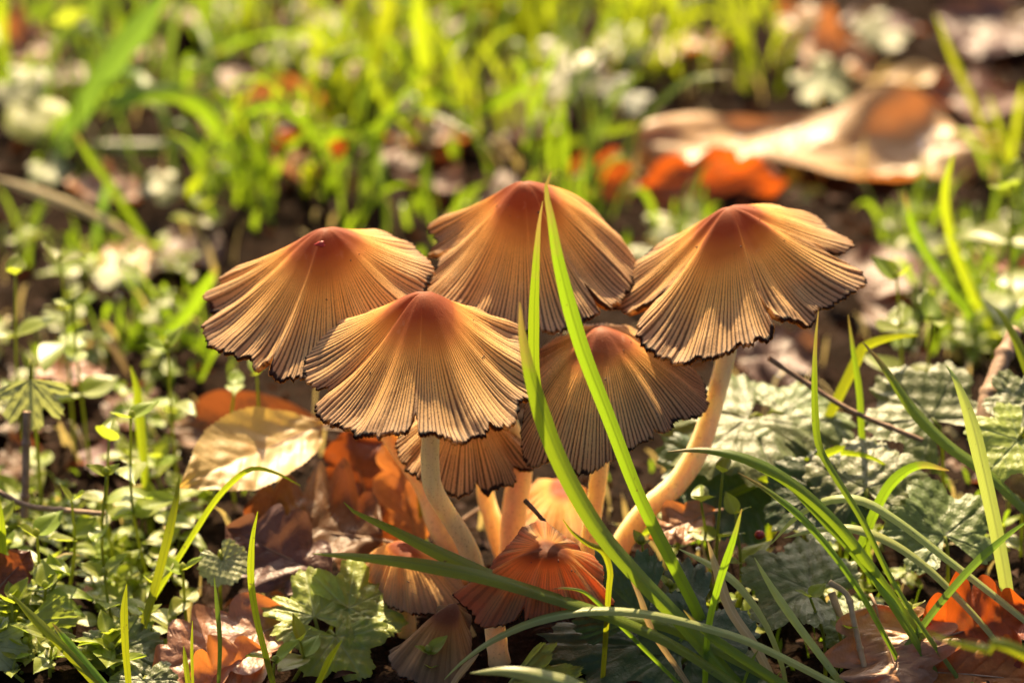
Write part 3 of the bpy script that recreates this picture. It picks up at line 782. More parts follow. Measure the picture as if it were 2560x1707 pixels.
def stalk(path, r0, r1, mat, parent, origin, name="stalk", n=14, seg=7):
    p = spline(path, n)
    V, F, v = tube(p, np.linspace(r0, r1, n), seg)
    return mesh_obj(name, V, F, mat, parent, origin, dict(v=v))

def dry_leaf(label, base, tip, W, roll=0.0, mat="oak_tan", lobes=5, group="dead leaves on the ground", name="oak_leaf", petiole=True, cat="leaf", **kw):
    base = np.asarray(base, float); tip = np.asarray(tip, float)
    L = np.linalg.norm(tip - base)
    X, Y, Z = frame(base, tip, 0)
    X, Y, Z = frame(base, tip, abs(roll) * (1 if Y[1] > 0 else -1))     # roll tips the upper face towards the viewer
    V, F, vein = axial_leaf(L, W, lobes=lobes, **kw)
    Wd = base + V[:, :1] * X + V[:, 1:2] * Y + V[:, 2:] * Z
    if petiole:
        r = empty(name, base)
        lb = mesh_obj("leaf_blade", Wd, F, M[mat], r, base, dict(vein=vein))
        mid = Wd.reshape(64, 19, 3)[:, 9]
        stalk(np.array([base - X * 0.14 * L - Z * 0.03 * L, mid[0], mid[8], mid[24], mid[44]]) - Z * 0.012, 0.035, 0.010, M["twig"], lb, base, "midrib", 20)
    else:
        r = mesh_obj(name, Wd, F, M[mat], None, base, dict(vein=vein))
    tag(r, label, cat, group)
    return r

def palm(label, centre, direction, R, normal, mat, group, name="lobed_leaf", stem_to=None, **kw):
    centre = np.asarray(centre, float)
    Z = norm(np.asarray(normal, float))
    X = np.asarray(direction, float); X = norm(X - Z * np.dot(X, Z)); Y = np.cross(Z, X)
    V, F, vein = palm_leaf(R, **kw)
    Wd = centre + V[:, :1] * X + V[:, 1:2] * Y + V[:, 2:] * Z
    g = stem_to if stem_to is not None else np.array([centre[0] - X[0] * R * .5, centre[1] - X[1] * R * .5 + .2, float(hgt(centre[0], centre[1])) - .1])
    r = empty(name, g)
    mesh_obj("leaf_blade", Wd, F, M[mat], r, g, dict(vein=vein))
    stalk([centre + Z * -0.01, centre - X * R * .25 - Z * R * .2, g], 0.03, 0.04, M["chick_stem"], r, g)
    tag(r, label, "leaf", group)
    return r

def pv(x, y, d):                            # view pixel + depth
    return at(*v2s((x, y)), d)
def gv(x, y, z=0.0):
    return ground(*v2s((x, y)), z)

ANCHOR = [("the left cap", 700, 690), ("the tallest cap", 1200, 560), ("the right cap", 1700, 650), ("the front cap", 960, 830), ("the pale yellow leaf", 570, 1070),
          ("the long wavy tan leaf", 1870, 350), ("the orange lobed leaf", 700, 350), ("the big white blurred leaf", 1290, 165), ("the far cream leaf", 1880, 180),
          ("the knobbly twig", 2290, 980), ("the pinkish oak leaf", 2040, 1500), ("the glowing orange oak leaf", 2240, 1440), ("the small reddish leaf", 20, 1310), ("the light green leaf trio", 780, 1420),
          ("the downy scalloped leaf", 260, 1500), ("the small scalloped leaf", 515, 1300), ("the cream stem", 1600, 1130), ("the round fan leaf", 1990, 1080), ("the purple brown leaf", 430, 580),
          ("the tan corner leaf", 70, 110), ("the hoop shaped blade", 400, 230), ("the tall corner blade", 2240, 240), ("the long pale stem", 150, 460), ("the withered hanging leaf", 80, 930),
          ("the round green leaf", 80, 270), ("the pair of pale leaves", 285, 625), ("the bent bright blade", 370, 1280), ("the wrinkled hairy leaf", 1810, 1330), ("the wide stalky blade", 2260, 1100), ("the rust leaf", 540, 970)]
USED_LABELS = set()
def place_label(noun, x, y):
    near = sorted(ANCHOR, key=lambda a: math.hypot(a[1] - x, a[2] - y))
    for a in near[:20]:
        dx, dy = x - a[1], y - a[2]
        v = "above" if dy < 0 else "below"; h = "left of" if dx < 0 else "right of"
        rel = h if abs(dx) > 2.4 * abs(dy) else v if abs(dy) > 2.4 * abs(dx) else v + " and " + h
        dist = math.hypot(dx, dy)
        how = "close " if dist < 130 else "" if dist < 320 else "well "
        lab = f"{noun} {how}{rel} {a[0]}"
        if lab not in USED_LABELS:
            USED_LABELS.add(lab)
            return lab
    return lab
# ---- dead leaves one can pick out
DG = "dead leaves among the mushrooms"
WAVY = dry_leaf("long wavy tan dead leaf lying behind the right cap, with wet glints", gv(1462, 335, .8), gv(2300, 345, .8), 3.3, .3, "oak_tan", 4, DG, curl=.16, bend=.03, wave=.11, lobe_depth=.16, seed=1, tip_pow=.85, wpow=.55, petiole=False)
dry_leaf("bright orange curled dead leaf under the edge of the long tan leaf", gv(1470, 432, .55), gv(1810, 418, .55), 1.8, -1.0, "oak_orange", 3, DG, curl=.5, bend=.1, wave=.08, seed=7)
dry_leaf("small orange and pale dead leaf right of the tallest cap", gv(1285, 405, .5), gv(1480, 425, .4), 1.5, -.9, "oak_orange", 3, DG, curl=.4, bend=.1, seed=9)
dry_leaf("orange lobed dead leaf standing in the grass above the left cap", gv(690, 425, .1), gv(700, 300, 1.0), 1.9, .2, "oak_orange", 3, DG, curl=.3, bend=.2, seed=12)
dry_leaf("pale yellow toothed leaf lying under the left cap", pv(745, 972, 4.2), pv(415, 1110, 1.9), 1.75, -.5, "yellow", 0, DG, name="yellow_leaf", curl=.25, bend=-.05, wave=.035, teeth=34, seed=3, tip_pow=.85, wpow=1.3)
dry_leaf("red brown oak leaf standing upright behind the mushroom stems", pv(880, 1290, 3.2), pv(800, 985, 4.6), 2.2, -.3, "oak_red", 4, DG, curl=.45, bend=.1, wave=.07, seed=18)
dry_leaf("tan curled oak leaf close behind the olive stem", pv(960, 1260, 3.0), pv(900, 985, 4.0), 1.1, .4, "oak_tan", 3, DG, curl=.6, bend=.1, seed=19)
dry_leaf("dark red brown oak leaf spread under the pale yellow leaf", pv(880, 1240, 1.9), pv(560, 1180, 2.5), 2.6, -.5, "oak_brown", 5, DG, curl=.2, bend=.05, seed=22)
dry_leaf("grey brown oak leaf with jagged lobes below the pale yellow leaf", pv(760, 1330, .6), pv(520, 1210, 1.4), 1.7, -.6, "oak_grey", 4, DG, curl=.2, bend=.05, seed=24)
dry_leaf("dark rust leaf curled behind the pale yellow leaf", gv(740, 985, .9), gv(370, 985, .5), 1.3, -.8, "oak_brown", 0, DG, curl=.7, bend=.05, seed=26)
dry_leaf("tan brown oak leaf lying along the bottom edge behind thin grass blades", pv(670, 1420, -.3), pv(350, 1550, -1.7), 1.9, -.35, "oak_tan", 4, DG, curl=.25, bend=.05, wave=.05, seed=29)
dry_leaf("tan wavy oak leaf piece at the bottom edge with a dark hollow", pv(620, 1500, -1.2), pv(430, 1580, -2.0), 1.2, -.7, "oak_tan", 3, DG, curl=.6, bend=.15, wave=.09, seed=31)
dry_leaf("pinkish tan oak leaf with pointed lobes in the bottom right corner", pv(2010, 1390, -1.1), pv(2080, 1600, -2.6), 2.3, .1, "oak_tan", 4, DG, curl=.25, bend=.1, wave=.06, seed=34)
dry_leaf("glowing orange oak leaf in the bottom right corner", pv(2110, 1480, -1.6), pv(2370, 1400, -1.2), 1.9, -.95, "oak_orange", 4, DG, curl=.3, bend=.08, seed=36)
dry_leaf("dark orange oak leaf under the glowing one at the right corner", pv(2100, 1540, -2.0), pv(2400, 1560, -2.2), 1.4, -.7, "oak_orange", 4, DG, curl=.3, bend=.08, seed=37)
dry_leaf("small reddish curled leaf on the left edge above the chickweed", pv(-20, 1370, -.3), pv(70, 1265, .2), .8, -.7, "oak_brown", 3, DG, curl=.5, bend=.15, seed=39)
dry_leaf("pinkish tan leaf scrap beneath the cream stem", pv(1640, 1175, 1.4), pv(1490, 1235, .6), .9, -.5, "oak_tan", 3, DG, curl=.3, bend=.1, seed=41)
dry_leaf("dark purple grey leaf in shade behind the right mushroom stem", gv(1680, 830, .5), gv(1870, 800, .3), 1.9, -.5, "oak_grey", 4, DG, curl=.25, bend=.1, seed=43)
dry_leaf("purple brown leaf in the shade above the left edge of the left cap", gv(350, 590, .2), gv(520, 560, .3), 2.2, -.3, "oak_grey", 3, DG, curl=.2, bend=.05, seed=45)
dry_leaf("tan curled leaf in the top left corner", gv(10, 130, .4), gv(140, 90, .5), 2.2, -.4, "oak_tan", 3, DG, curl=.5, bend=.1, seed=47)
dry_leaf("arched tan leaf edge among the grass above the left cap", gv(560, 240, .5), gv(760, 235, .3), 1.2, -.7, "oak_tan", 0, DG, curl=.8, bend=-.3, seed=49)
dry_leaf("tan cupped dead leaf at the top right above the long wavy leaf", gv(1790, 160, .2), gv(2010, 130, .6), 2.6, -.4, "oak_tan", 3, DG, curl=.5, bend=-.2, seed=51)
dry_leaf("purple grey dead leaf in the top right corner", gv(2360, 30, .3), gv(2180, 120, .3), 3.4, -.2, "oak_grey", 4, DG, curl=.2, bend=.1, seed=53)
dry_leaf("brown dead leaf on the right edge below the purple grey one", gv(2380, 240, .6), gv(2120, 220, .6), 2.2, -.3, "oak_brown", 4, DG, curl=.3, bend=.1, seed=55)
dry_leaf("small rust orange leaf on the right edge", gv(2380, 640, .5), gv(2290, 610, .3), .9, -.4, "oak_orange", 3, DG, curl=.3, bend=.1, seed=57)
dry_leaf("pale straw leaf lying at the top right beside the dark soil", gv(1990, 190, .3), gv(2200, 170, .2), .9, -.2, "yellow", 0, DG, curl=.3, bend=.1, seed=59)
dry_leaf("grey brown leaf behind the tip of the tallest cap", gv(1080, 470, .1), gv(1250, 430, .2), 1.6, -.3, "oak_grey", 3, DG, curl=.3, bend=.1, seed=61)
dry_leaf("brown leaf on the left edge above the chickweed stems", gv(-10, 1090, .2), gv(110, 1040, .2), 1.4, -.3, "oak_brown", 3, DG, curl=.3, bend=.1, seed=63)
dry_leaf("tan leaf lying under the thin stems at the left edge", gv(90, 870, .5), gv(230, 850, .4), 1.2, -.3, "oak_tan", 3, DG, curl=.3, bend=.1, seed=65)

# loose brown leaves that carpet the soil
for k in range(72):
    x = rng.uniform(-60, 2410); y = rng.uniform(20, 1250)
    if 450 < x < 2000 and 380 < y: y = rng.uniform(20, 380)
    if y > 900 and 420 < x < 1700: continue
    if 1350 < x < 2400 and 140 < y < 480: continue
    p = gv(x, y, rng.uniform(.05, .25)); a = rng.uniform(0, 6.28); L = rng.uniform(1.3, 3.0)
    q = p + np.array([math.cos(a) * L, math.sin(a) * L, rng.uniform(-.1, .35)])
    mt = rng.choice(["oak_brown", "oak_grey", "oak_brown", "oak_tan"])
    dry_leaf(place_label(("large " if L > 2.2 else "small ") + {"oak_brown": "brown", "oak_grey": "grey brown", "oak_tan": "tan"}[mt] + " dead leaf", x, y), p, q, L * rng.uniform(.5, .75), rng.uniform(-.4, .3),
             mt, rng.choice([3, 4, 0]), "brown leaves carpeting the soil", curl=rng.uniform(0, .5), bend=rng.uniform(-.1, .2), seed=100 + k, petiole=False, nu=40, nv=11)

# ---- green lobed leaves
BG = "hairy toothed leaves right of the mushrooms"
nU = (0, -.45, 1)
palm("large pale hairy leaf behind the cream stem, below the right cap", pv(1720, 960, 3.4), (-.5, -.4, -.25), 1.7, (0.0, -.3, 1), "bramble", BG, seed=1, lobe_depth=.22, cup=-.1)
palm("pale hairy leaf fanning right behind the cream stem", pv(1800, 950, 3.6), (1, -.1, -.2), 1.3, (.1, -.3, 1), "bramble", BG, seed=2, lobe_depth=.22, cup=-.1)
palm("dark green leaf in the shade behind the bend of the cream stem", pv(1660, 1080, 2.6), (.3, -1, -.4), 1.5, (.2, -.6, 1), "bramble_dark", BG, seed=3, lobe_depth=.2)
palm("round fan shaped hairy leaf under the bent grass blade at the right", pv(1990, 1120, 1.2), (.05, .8, .5), 1.2, (0, -.5, 1), "bramble", BG, seed=4, lobe_depth=.14, cup=.05)
palm("dark folded leaf left of the round fan shaped leaf", pv(1890, 1130, 1.3), (-.8, -.5, 0), 1.1, (-.2, -.7, 1), "bramble_dark", BG, seed=5, lobe_depth=.2)
palm("pale grey green toothed leaf at the right under the pale grass blade", pv(2170, 1230, .3), (-.3, .9, .5), 1.15, (.1, -.6, 1), "bramble", BG, seed=6, lobe_depth=.25)
palm("wrinkled hairy leaf in the middle of the crossing blades, lower right", pv(1860, 1350, -.8), (-.9, .4, .3), 1.2, (-.05, -.35, 1), "bramble", BG, seed=8, lobe_depth=.25)
palm("small hairy leaf in the shade above the pinkish oak leaf", pv(1960, 1440, -1.1), (-.2, .9, .3), .8, (0, -.35, 1), "bramble", BG, seed=10, lobe_depth=.25)
palm("pale hairy leaf at the bottom edge under the long blades", pv(1680, 1600, -2.2), (-.6, .6, .2), 1.2, (0, -.35, 1), "bramble", BG, seed=12, lobe_depth=.25)
palm("large dark green veined leaf at the bottom below the orange cap", pv(1560, 1490, -1.9), (-1, .12, .15), 2.3, (-.05, -.5, 1), "bramble_dark", BG, seed=13, lobe_depth=.3, spread=210, lobes=5, teeth=30, cup=-.05)
palm("small dark toothed leaf against the orange cap", pv(1480, 1420, -1.9), (-.7, .5, .4), 1.35, (.1, -1.0, .8), "bramble_dark", BG, seed=14, lobe_depth=.2, spread=140, lobes=3, teeth=18)
palm("dark leaf right of the large dark veined leaf", pv(1590, 1500, -2.0), (.8, .5, .2), 1.2, (0, -.8, 1), "bramble_dark", BG, seed=15, lobe_depth=.25)
palm("hairy leaf far right beside the thick brown twig", pv(2140, 960, 3.0), (-.5, .6, .3), 1.3, (0, -.6, 1), "bramble", BG, seed=16, lobe_depth=.25)
palm("bright green leaf at the right edge beside the twig", pv(2340, 1010, 1.5), (-.6, -.7, -.2), 1.0, (.1, -.6, 1), "ivy", BG, seed=17, lobe_depth=.3)
palm("green leaf at the right edge above the twig", pv(2360, 920, 2.5), (-.8, -.3, .1), .8, (.1, -.6, 1), "bramble", BG, seed=18, lobe_depth=.3)
LG = "light green lobed leaves left of the mushrooms"
palm("light green lobed leaf, left one of the trio below the horizontal blade", pv(722, 1415, -.55), (-.25, .75, .75), 1.0, (-.1, -.55, 1), "ivy", LG, seed=21, lobe_depth=.35, lobes=5, spread=270, pucker=.05)
palm("light green lobed leaf with yellow patches, right one of the trio", pv(800, 1395, -.5), (.8, .35, .35), 1.05, (.1, -.55, 1), "ivy", LG, seed=22, lobe_depth=.35, lobes=5, spread=250)
palm("lobed leaf at the bottom, lowest of the light green trio", pv(770, 1460, -1.0), (.45, -.5, -.5), .95, (0, -.6, 1), "ivy", LG, seed=23, lobe_depth=.3, spread=290)
palm("pale crumpled leaf tip at the bottom edge under the big dark leaf", pv(1150, 1590, -2.6), (1, .1, .25), 1.4, (0, -.9, 1), "ivy", LG, seed=24, lobe_depth=.3, spread=80, lobes=3, teeth=10)
palm("pale downy scalloped leaf low in the left corner", pv(270, 1490, -1.2), (.2, -.5, -.3), .85, (0, -.8, 1), "bramble", LG, seed=25, lobe_depth=.15, lobes=7, spread=310)
palm("small scalloped pale leaf beside the jagged grey brown leaf", pv(510, 1285, .4), (.4, -.7, -.3), .5, (.1, -.9, 1), "pale_leaf", LG, seed=26, lobe_depth=.1, lobes=7, spread=310)
palm("small pale scalloped leaf at the bottom edge, left of the oak leaf", pv(330, 1560, -2.0), (0, -.5, -.1), .65, (0, -.35, 1), "bramble", LG, seed=27, lobe_depth=.15, lobes=7, spread=310)
palm("pale withered leaf hanging at the left edge", pv(70, 870, 3.2), (.1, -.5, -1), .9, (0, -1, .4), "pale_leaf", LG, seed=28, lobe_depth=.4, lobes=5, spread=160)
palm("pale green blotched leaf under the small reddish leaf at the left edge", pv(60, 1425, -.9), (.8, -.3, -.2), .9, (0, -.8, 1), "ivy", LG, seed=29, lobe_depth=.2, spread=140)
palm("pale leaf cut by the lower left frame edge", pv(-30, 1480, -1.4), (.9, -.2, 0), .7, (0, -.9, .9), "pale_leaf", LG, seed=30, lobe_depth=.2, spread=160)
FG = "pale blurred leaves in the grass behind"
def far_palm(label, x, y, R, mat="pale_leaf", seed=0, lift=.8, tilt=-.5, **kw):
    p = gv(x, y, lift)
    palm(label, p, (math.sin(seed * 2.1), -.8 + .3 * math.cos(seed), .1), R, (0, tilt, 1), mat, FG, "blurred_leaf", seed=seed, nth=80, nr=10, **kw)
far_palm("big white blurred leaf on a stalk above the tallest cap", 1290, 165, 1.15, seed=31, lift=2.0)
far_palm("pale blurred leaf right of the white one at the top", 1450, 95, .9, seed=32, lift=1.0)
far_palm("pale blurred leaf above the white one", 1290, 105, .7, seed=33, lift=1.5)
far_palm("cream blurred leaf above the long wavy leaf", 1880, 180, 1.0, seed=34, lift=.7, lobe_depth=.5)
far_palm("bright cream leaf near the top right", 2030, 70, .9, seed=35, lift=.8)
far_palm("round green leaf at the left edge under the small pale one", 80, 260, .9, "ivy", 36, lift=1.2, lobe_depth=.05)
far_palm("round pale leaf at the left edge, topmost", 40, 190, .8, "pale_leaf", 37, lift=1.2, lobe_depth=.05)
far_palm("pair of pale round leaves left of the left cap", 285, 625, .65, "pale_leaf", 38, lift=.7, lobe_depth=.5, lobes=3)
far_palm("light green leaf between the tallest and the right cap", 1560, 510, 1.0, "ivy", 39, lift=.4)
far_palm("pale leaf low between the tallest and the right cap", 1510, 575, .8, "pale_leaf", 40, lift=.4)
far_palm("dark green leaf right of the white blurred leaf", 1440, 215, .8, "bramble_dark", 41, lift=.8)
far_palm("light leaf in the grass at the very top", 530, 10, .8, "ivy", 42, lift=.8)
far_palm("light green leaf in the grass left of centre top", 650, 110, .7, "ivy", 43, lift=.8)
far_palm("pale pointed leaf left of the middle near the crossing blades", 380, 425, .6, "pale_leaf", 44, lift=.6, lobe_depth=.4)
far_palm("small pale leaf below the long pale blade on the left", 110, 385, .6, "pale_leaf", 45, lift=.5)
far_palm("round pale leaf behind the right edge of the right cap", 2110, 555, .55, "pale_leaf", 46, lift=.6, lobe_depth=.05)
far_palm("olive green leaf under the end of the long wavy leaf", 1830, 430, .8, "ivy", 47, lift=.3)

# ------------------------------------------------------------------ chickweed
SMALL = [mesh_data("chickweed_leaf_mesh", *small_leaf(1, .62, .25, b, k)[:2], M[m], dict(vein=small_leaf(1, .62, .25, b, k)[2]))
         for k, (b, m) in enumerate([(-.25, "chick"), (-.05, "chick"), (.12, "chick_y"), (-.4, "chick"), (.05, "chick_y")])]

def chickweed(label, base, top, nodes=3, leaf=.5, group="chickweed sprigs", seed=0, yellow=False, r0=.035):
    r = random.Random(seed)
    base = np.asarray(base, float); top = np.asarray(top, float)
    root = empty("chickweed_plant", base)
    mid = (base + top) / 2 + np.array([r.uniform(-.15, .15), r.uniform(-.1, .1), 0])
    path = spline([base, mid, top], 16)
    V, F, v = tube(path, np.linspace(r0, r0 * .7, 16), 6)
    mesh_obj("stem", V, F, M["chick_stem"], root, base, dict(v=v))
    az = r.uniform(0, 3.14)
    for k in range(nodes):
        f = 1 - k * (0.75 / max(nodes, 1)) ; i = int(f * 15)
        p = path[i] - base
        az += math.pi / 2 + r.uniform(-.3, .3)
        for s in (0, math.pi):
            a = az + s + r.uniform(-.25, .25)
            up = (r.uniform(.25, .8) if k == 0 else r.uniform(-.15, .45))
            sz = 1.3 * leaf * (r.uniform(.55, .85) if k == 0 else r.uniform(.8, 1.2))
            me = SMALL[r.choice([2, 4, 4] if (k == 0 and r.random() < .7) or yellow else [0, 1, 3, 0])]
            o = bpy.data.objects.new("leaf", me)
            COL.objects.link(o)
            o.parent = root
            o.matrix_local = Matrix.Translation(Vector(p * U)) @ Matrix.Rotation(a, 4, 'Z') @ Matrix.Rotation(-up, 4, 'Y') @ Matrix.Rotation(r.uniform(-.4, .4), 4, 'X') @ Matrix.Diagonal((sz, sz * r.uniform(.85, 1.15), sz, 1))
    if r.random() < .6:
        bud = spline([path[15], path[15] + np.array([r.uniform(-.05, .05), r.uniform(-.05, .05), .16])], 7)
        V, F, v = tube(bud, np.array([.02, .045, .065, .07, .06, .04, .012]), 8)
        mesh_obj("bud", V, F, M["chick_stem"], root, base, dict(v=v))
    tag(root, label, "plant", group)
    return root

CG = "chickweed sprigs around the mushrooms"
CH = [  # label, base (view px), top (view px), depth of top, nodes, leaf, yellow
    ("chickweed sprig whose round leaf rests beside the pale yellow leaf", (330, 1130), (300, 960), 2.0, 3, .62, 0),
    ("chickweed sprig with a broad pale top leaf left of the pale yellow leaf", (260, 1150), (250, 1010), 2.2, 2, .6, 0),
    ("yellow green chickweed tip just above the leafy left corner", (150, 1270), (165, 1150), 1.0, 2, .45, 1),
    ("tall yellow green chickweed tip beside a pale flower bud", (240, 1230), (245, 1090), 1.2, 2, .42, 1),
    ("chickweed sprig with lens shaped leaves left of the bent bright blade", (270, 1420), (240, 1320), 0.0, 2, .55, 0),
    ("chickweed sprig right of the bent bright blade, drooping leaves", (430, 1400), (420, 1310), .1, 2, .5, 0),
    ("chickweed sprig by the small scalloped leaf", (370, 1440), (350, 1340), -.2, 2, .5, 0),
    ("chickweed sprig with large oval leaves on the left edge", (90, 1330), (85, 1230), .4, 2, .62, 0),
    ("chickweed sprig under the small reddish leaf", (110, 1480), (105, 1350), -.4, 3, .55, 0),
    ("pale chickweed leaves at the extreme left edge", (10, 1290), (5, 1205), .6, 1, .6, 0),
    ("chickweed sprig under the left cap with round pale leaves", (400, 930), (385, 800), 5.0, 2, .6, 0),
    ("yellow chickweed tip below the left cap's torn edge", (590, 940), (590, 860), 4.5, 2, .45, 1),
    ("chickweed sprig between the left edge and the left cap", (190, 800), (165, 700), 6.0, 3, .55, 1),
    ("chickweed sprig with bright tip at the left edge, mid height", (40, 740), (35, 630), 6.0, 3, .6, 1),
    ("chickweed sprig with grey green leaf below the blurred pair", (150, 720), (140, 600), 7.0, 2, .75, 0),
    ("chickweed sprig beside the yellow tip below the left cap", (530, 930), (540, 885), 5.0, 2, .5, 0),
    ("tiny chickweed sprig with a bud beside the pinkish oak leaf", (1900, 1480), (1860, 1370), -1.5, 1, .5, 1),
    ("yellow oval chickweed leaf on a bent stem near the pinkish oak leaf", (1910, 1470), (1925, 1440), -1.6, 1, .45, 1),
    ("bright yellow green chickweed tip just right of the cream stem", (1655, 1160), (1660, 1085), .6, 2, .5, 1),
    ("chickweed sprig with a white backed leaf right of the cream stem", (1640, 1210), (1610, 1150), .7, 1, .55, 0),
    ("chickweed buds crowded against the foot of the cream stem", (1480, 1330), (1475, 1250), -.2, 2, .32, 1),
    ("small chickweed below the crossing blades at the clump's right foot", (1560, 1420), (1540, 1350), -.8, 2, .42, 0),
    ("chickweed sprig behind the blades right of the clump's foot", (1700, 1250), (1690, 1180), .2, 2, .5, 1),
    ("chickweed sprig at the right edge behind the upright blade", (2110, 820), (2060, 640), 6.5, 3, .65, 1),
    ("chickweed sprig with round leaves right of the right cap", (2160, 830), (2140, 740), 6.0, 2, .7, 0),
    ("chickweed sprig at the right edge level with the tall blades", (2330, 560), (2320, 430), 10.0, 3, .9, 0),
    ("chickweed tip by the glowing orange oak leaf", (2110, 1480), (2090, 1400), -1.4, 2, .42, 0),
    ("green sprig with a single round leaf at the bottom, left of the dark leaf", (990, 1580), (985, 1500), -2.2, 2, .4, 1),
    ("little sprig under the lobed trio at the bottom edge", (670, 1540), (690, 1470), -1.6, 2, .5, 1),
    ("seedling with notched pale leaves by the bottom edge", (620, 1580), (630, 1520), -2.0, 1, .6, 0),
    ("blurred seedling with glinting leaves in the top left corner", (165, 130), (165, 60), 24.0, 1, 1.2, 1),
]
for k, (lab, b, t, d, nn, lf, yl) in enumerate(CH):
    tp = pv(t[0], t[1], d); bp = pv(b[0], b[1], d + .2)
    bp[2] = min(bp[2], float(hgt(bp[0], bp[1])))
    chickweed(lab, bp, tp, nn, lf, CG, 200 + k, bool(yl))
# the dense patch in the lower left corner
for k in range(70):
    x = rng.uniform(-30, 330) if k < 46 else rng.uniform(-30, 480); y = rng.uniform(1180, 1570)
    p = gv(x, y); h = rng.uniform(.3, .9)
    chickweed(place_label(("tall " if h > .75 else "short ") + "chickweed sprig", x, y), p, p + np.array([rng.uniform(-.2, .2), rng.uniform(-.2, .2), h]), rng.choice([2, 3]), rng.uniform(.32, .55), "dense chickweed patch in the lower left", 400 + k, rng.random() < .2)
for k in range(24):
    x = rng.uniform(-40, 460); y = rng.uniform(560, 1150)
    p = gv(x, y); h = rng.uniform(.4, 1.3)
    chickweed(place_label(("tall " if h > .75 else "short ") + "small blurred chickweed sprig", x, y), p, p + np.array([rng.uniform(-.3, .3), rng.uniform(-.2, .2), h]), rng.choice([2, 3]), rng.uniform(.35, .55), "blurred chickweed on the left", 500 + k, rng.random() < .3)
for k in range(26):
    x = rng.choice([rng.uniform(1500, 1760), rng.uniform(1760, 2352)]); y = rng.uniform(1100, 1500)
    p = gv(x, y); h = rng.uniform(.25, .7)
    chickweed(place_label(("tall " if h > .75 else "short ") + "low half covered sprig", x, y), p, p + np.array([rng.uniform(-.2, .2), rng.uniform(-.2, .2), h]), 2, rng.uniform(.28, .45), "low sprigs at the lower right", 600 + k, rng.random() < .25)
for k in range(20):
    x = rng.uniform(2040, 2380); y = rng.uniform(500, 900)
    p = gv(x, y); h = rng.uniform(.4, 1.2)
    chickweed(place_label(("tall " if h > .75 else "short ") + "blurred leafy sprig", x, y), p, p + np.array([rng.uniform(-.3, .3), rng.uniform(-.2, .2), h]), rng.choice([2, 3]), rng.uniform(.4, .6), "blurred sprigs on the right", 700 + k, rng.random() < .3)

# ------------------------------------------------------------------ grass blades
def blade_mesh(path, w, keel=0.18, face=0.0, base_w=0.7, tip_len=0.35, nv=5, twist=0.0, view=None):
    """path runs from the tip to the root"""
    P = np.asarray(path, float); n = len(P)
    T = np.gradient(P, axis=0); T /= np.linalg.norm(T, axis=1)[:, None] + 1e-9
    t = np.linspace(0, 1, n)
    wid = w * np.clip((t / tip_len), 0, 1) ** 0.7 * (1 - (1 - base_w) * t)
    wid = np.maximum(wid, 0.012)
    view = FWD if view is None else view
    S_ = np.cross(T, np.broadcast_to(view, T.shape))
    S_ /= np.linalg.norm(S_, axis=1)[:, None] + 1e-9
    Nn = np.cross(S_, T)
    a = face + twist * t
    A = np.cos(a)[:, None] * S_ + np.sin(a)[:, None] * Nn
    B = np.cross(A, T)
    u = np.linspace(-1, 1, nv)
    V = P[:, None] + A[:, None] * (u[None, :, None] * wid[:, None, None] * .5) + B[:, None] * (np.abs(u)[None, :, None] * keel * wid[:, None, None])
    uu = np.tile(u * .5 + .5, n); vv = np.repeat(1 - t, nv)
    return V.reshape(-1, 3), grid_faces(n, nv), uu, vv

def grass_blade(label, pts, w, mat, y0, y1=None, face=0.3, group="long grass blades", twist=0.0, root=True, **kw):
    y1 = y0 if y1 is None else y1
    if y0 >= 5:
        y1 = float(gv(*pts[-1])[1]); y0 = y1 - 1.0; root = False
    m = len(pts)
    P = [pv(p[0], p[1], (p[2] if len(p) > 2 else y0 + (y1 - y0) * k / (m - 1))) for k, p in enumerate(pts)]
    if root:
        last = P[-1]; d = norm(P[-1] - P[-2])
        g = float(hgt(last[0], last[1]))
        if last[2] > g + .05:
            h = last[2] - g + .15
            d = d.copy(); d[2] = min(d[2], -.55); d = norm(d)
            P.append(last + d * h / -d[2])
    path = spline(P, 42)
    V, F, uu, vv = blade_mesh(path, w * 1.22, face=face, twist=twist, tip_len=.24, **kw)
    o = mesh_obj("grass_blade", V, F, M[mat], None, path[-1], dict(u=uu, v=vv))
    tag(o, label, "grass blade", group)
    return o

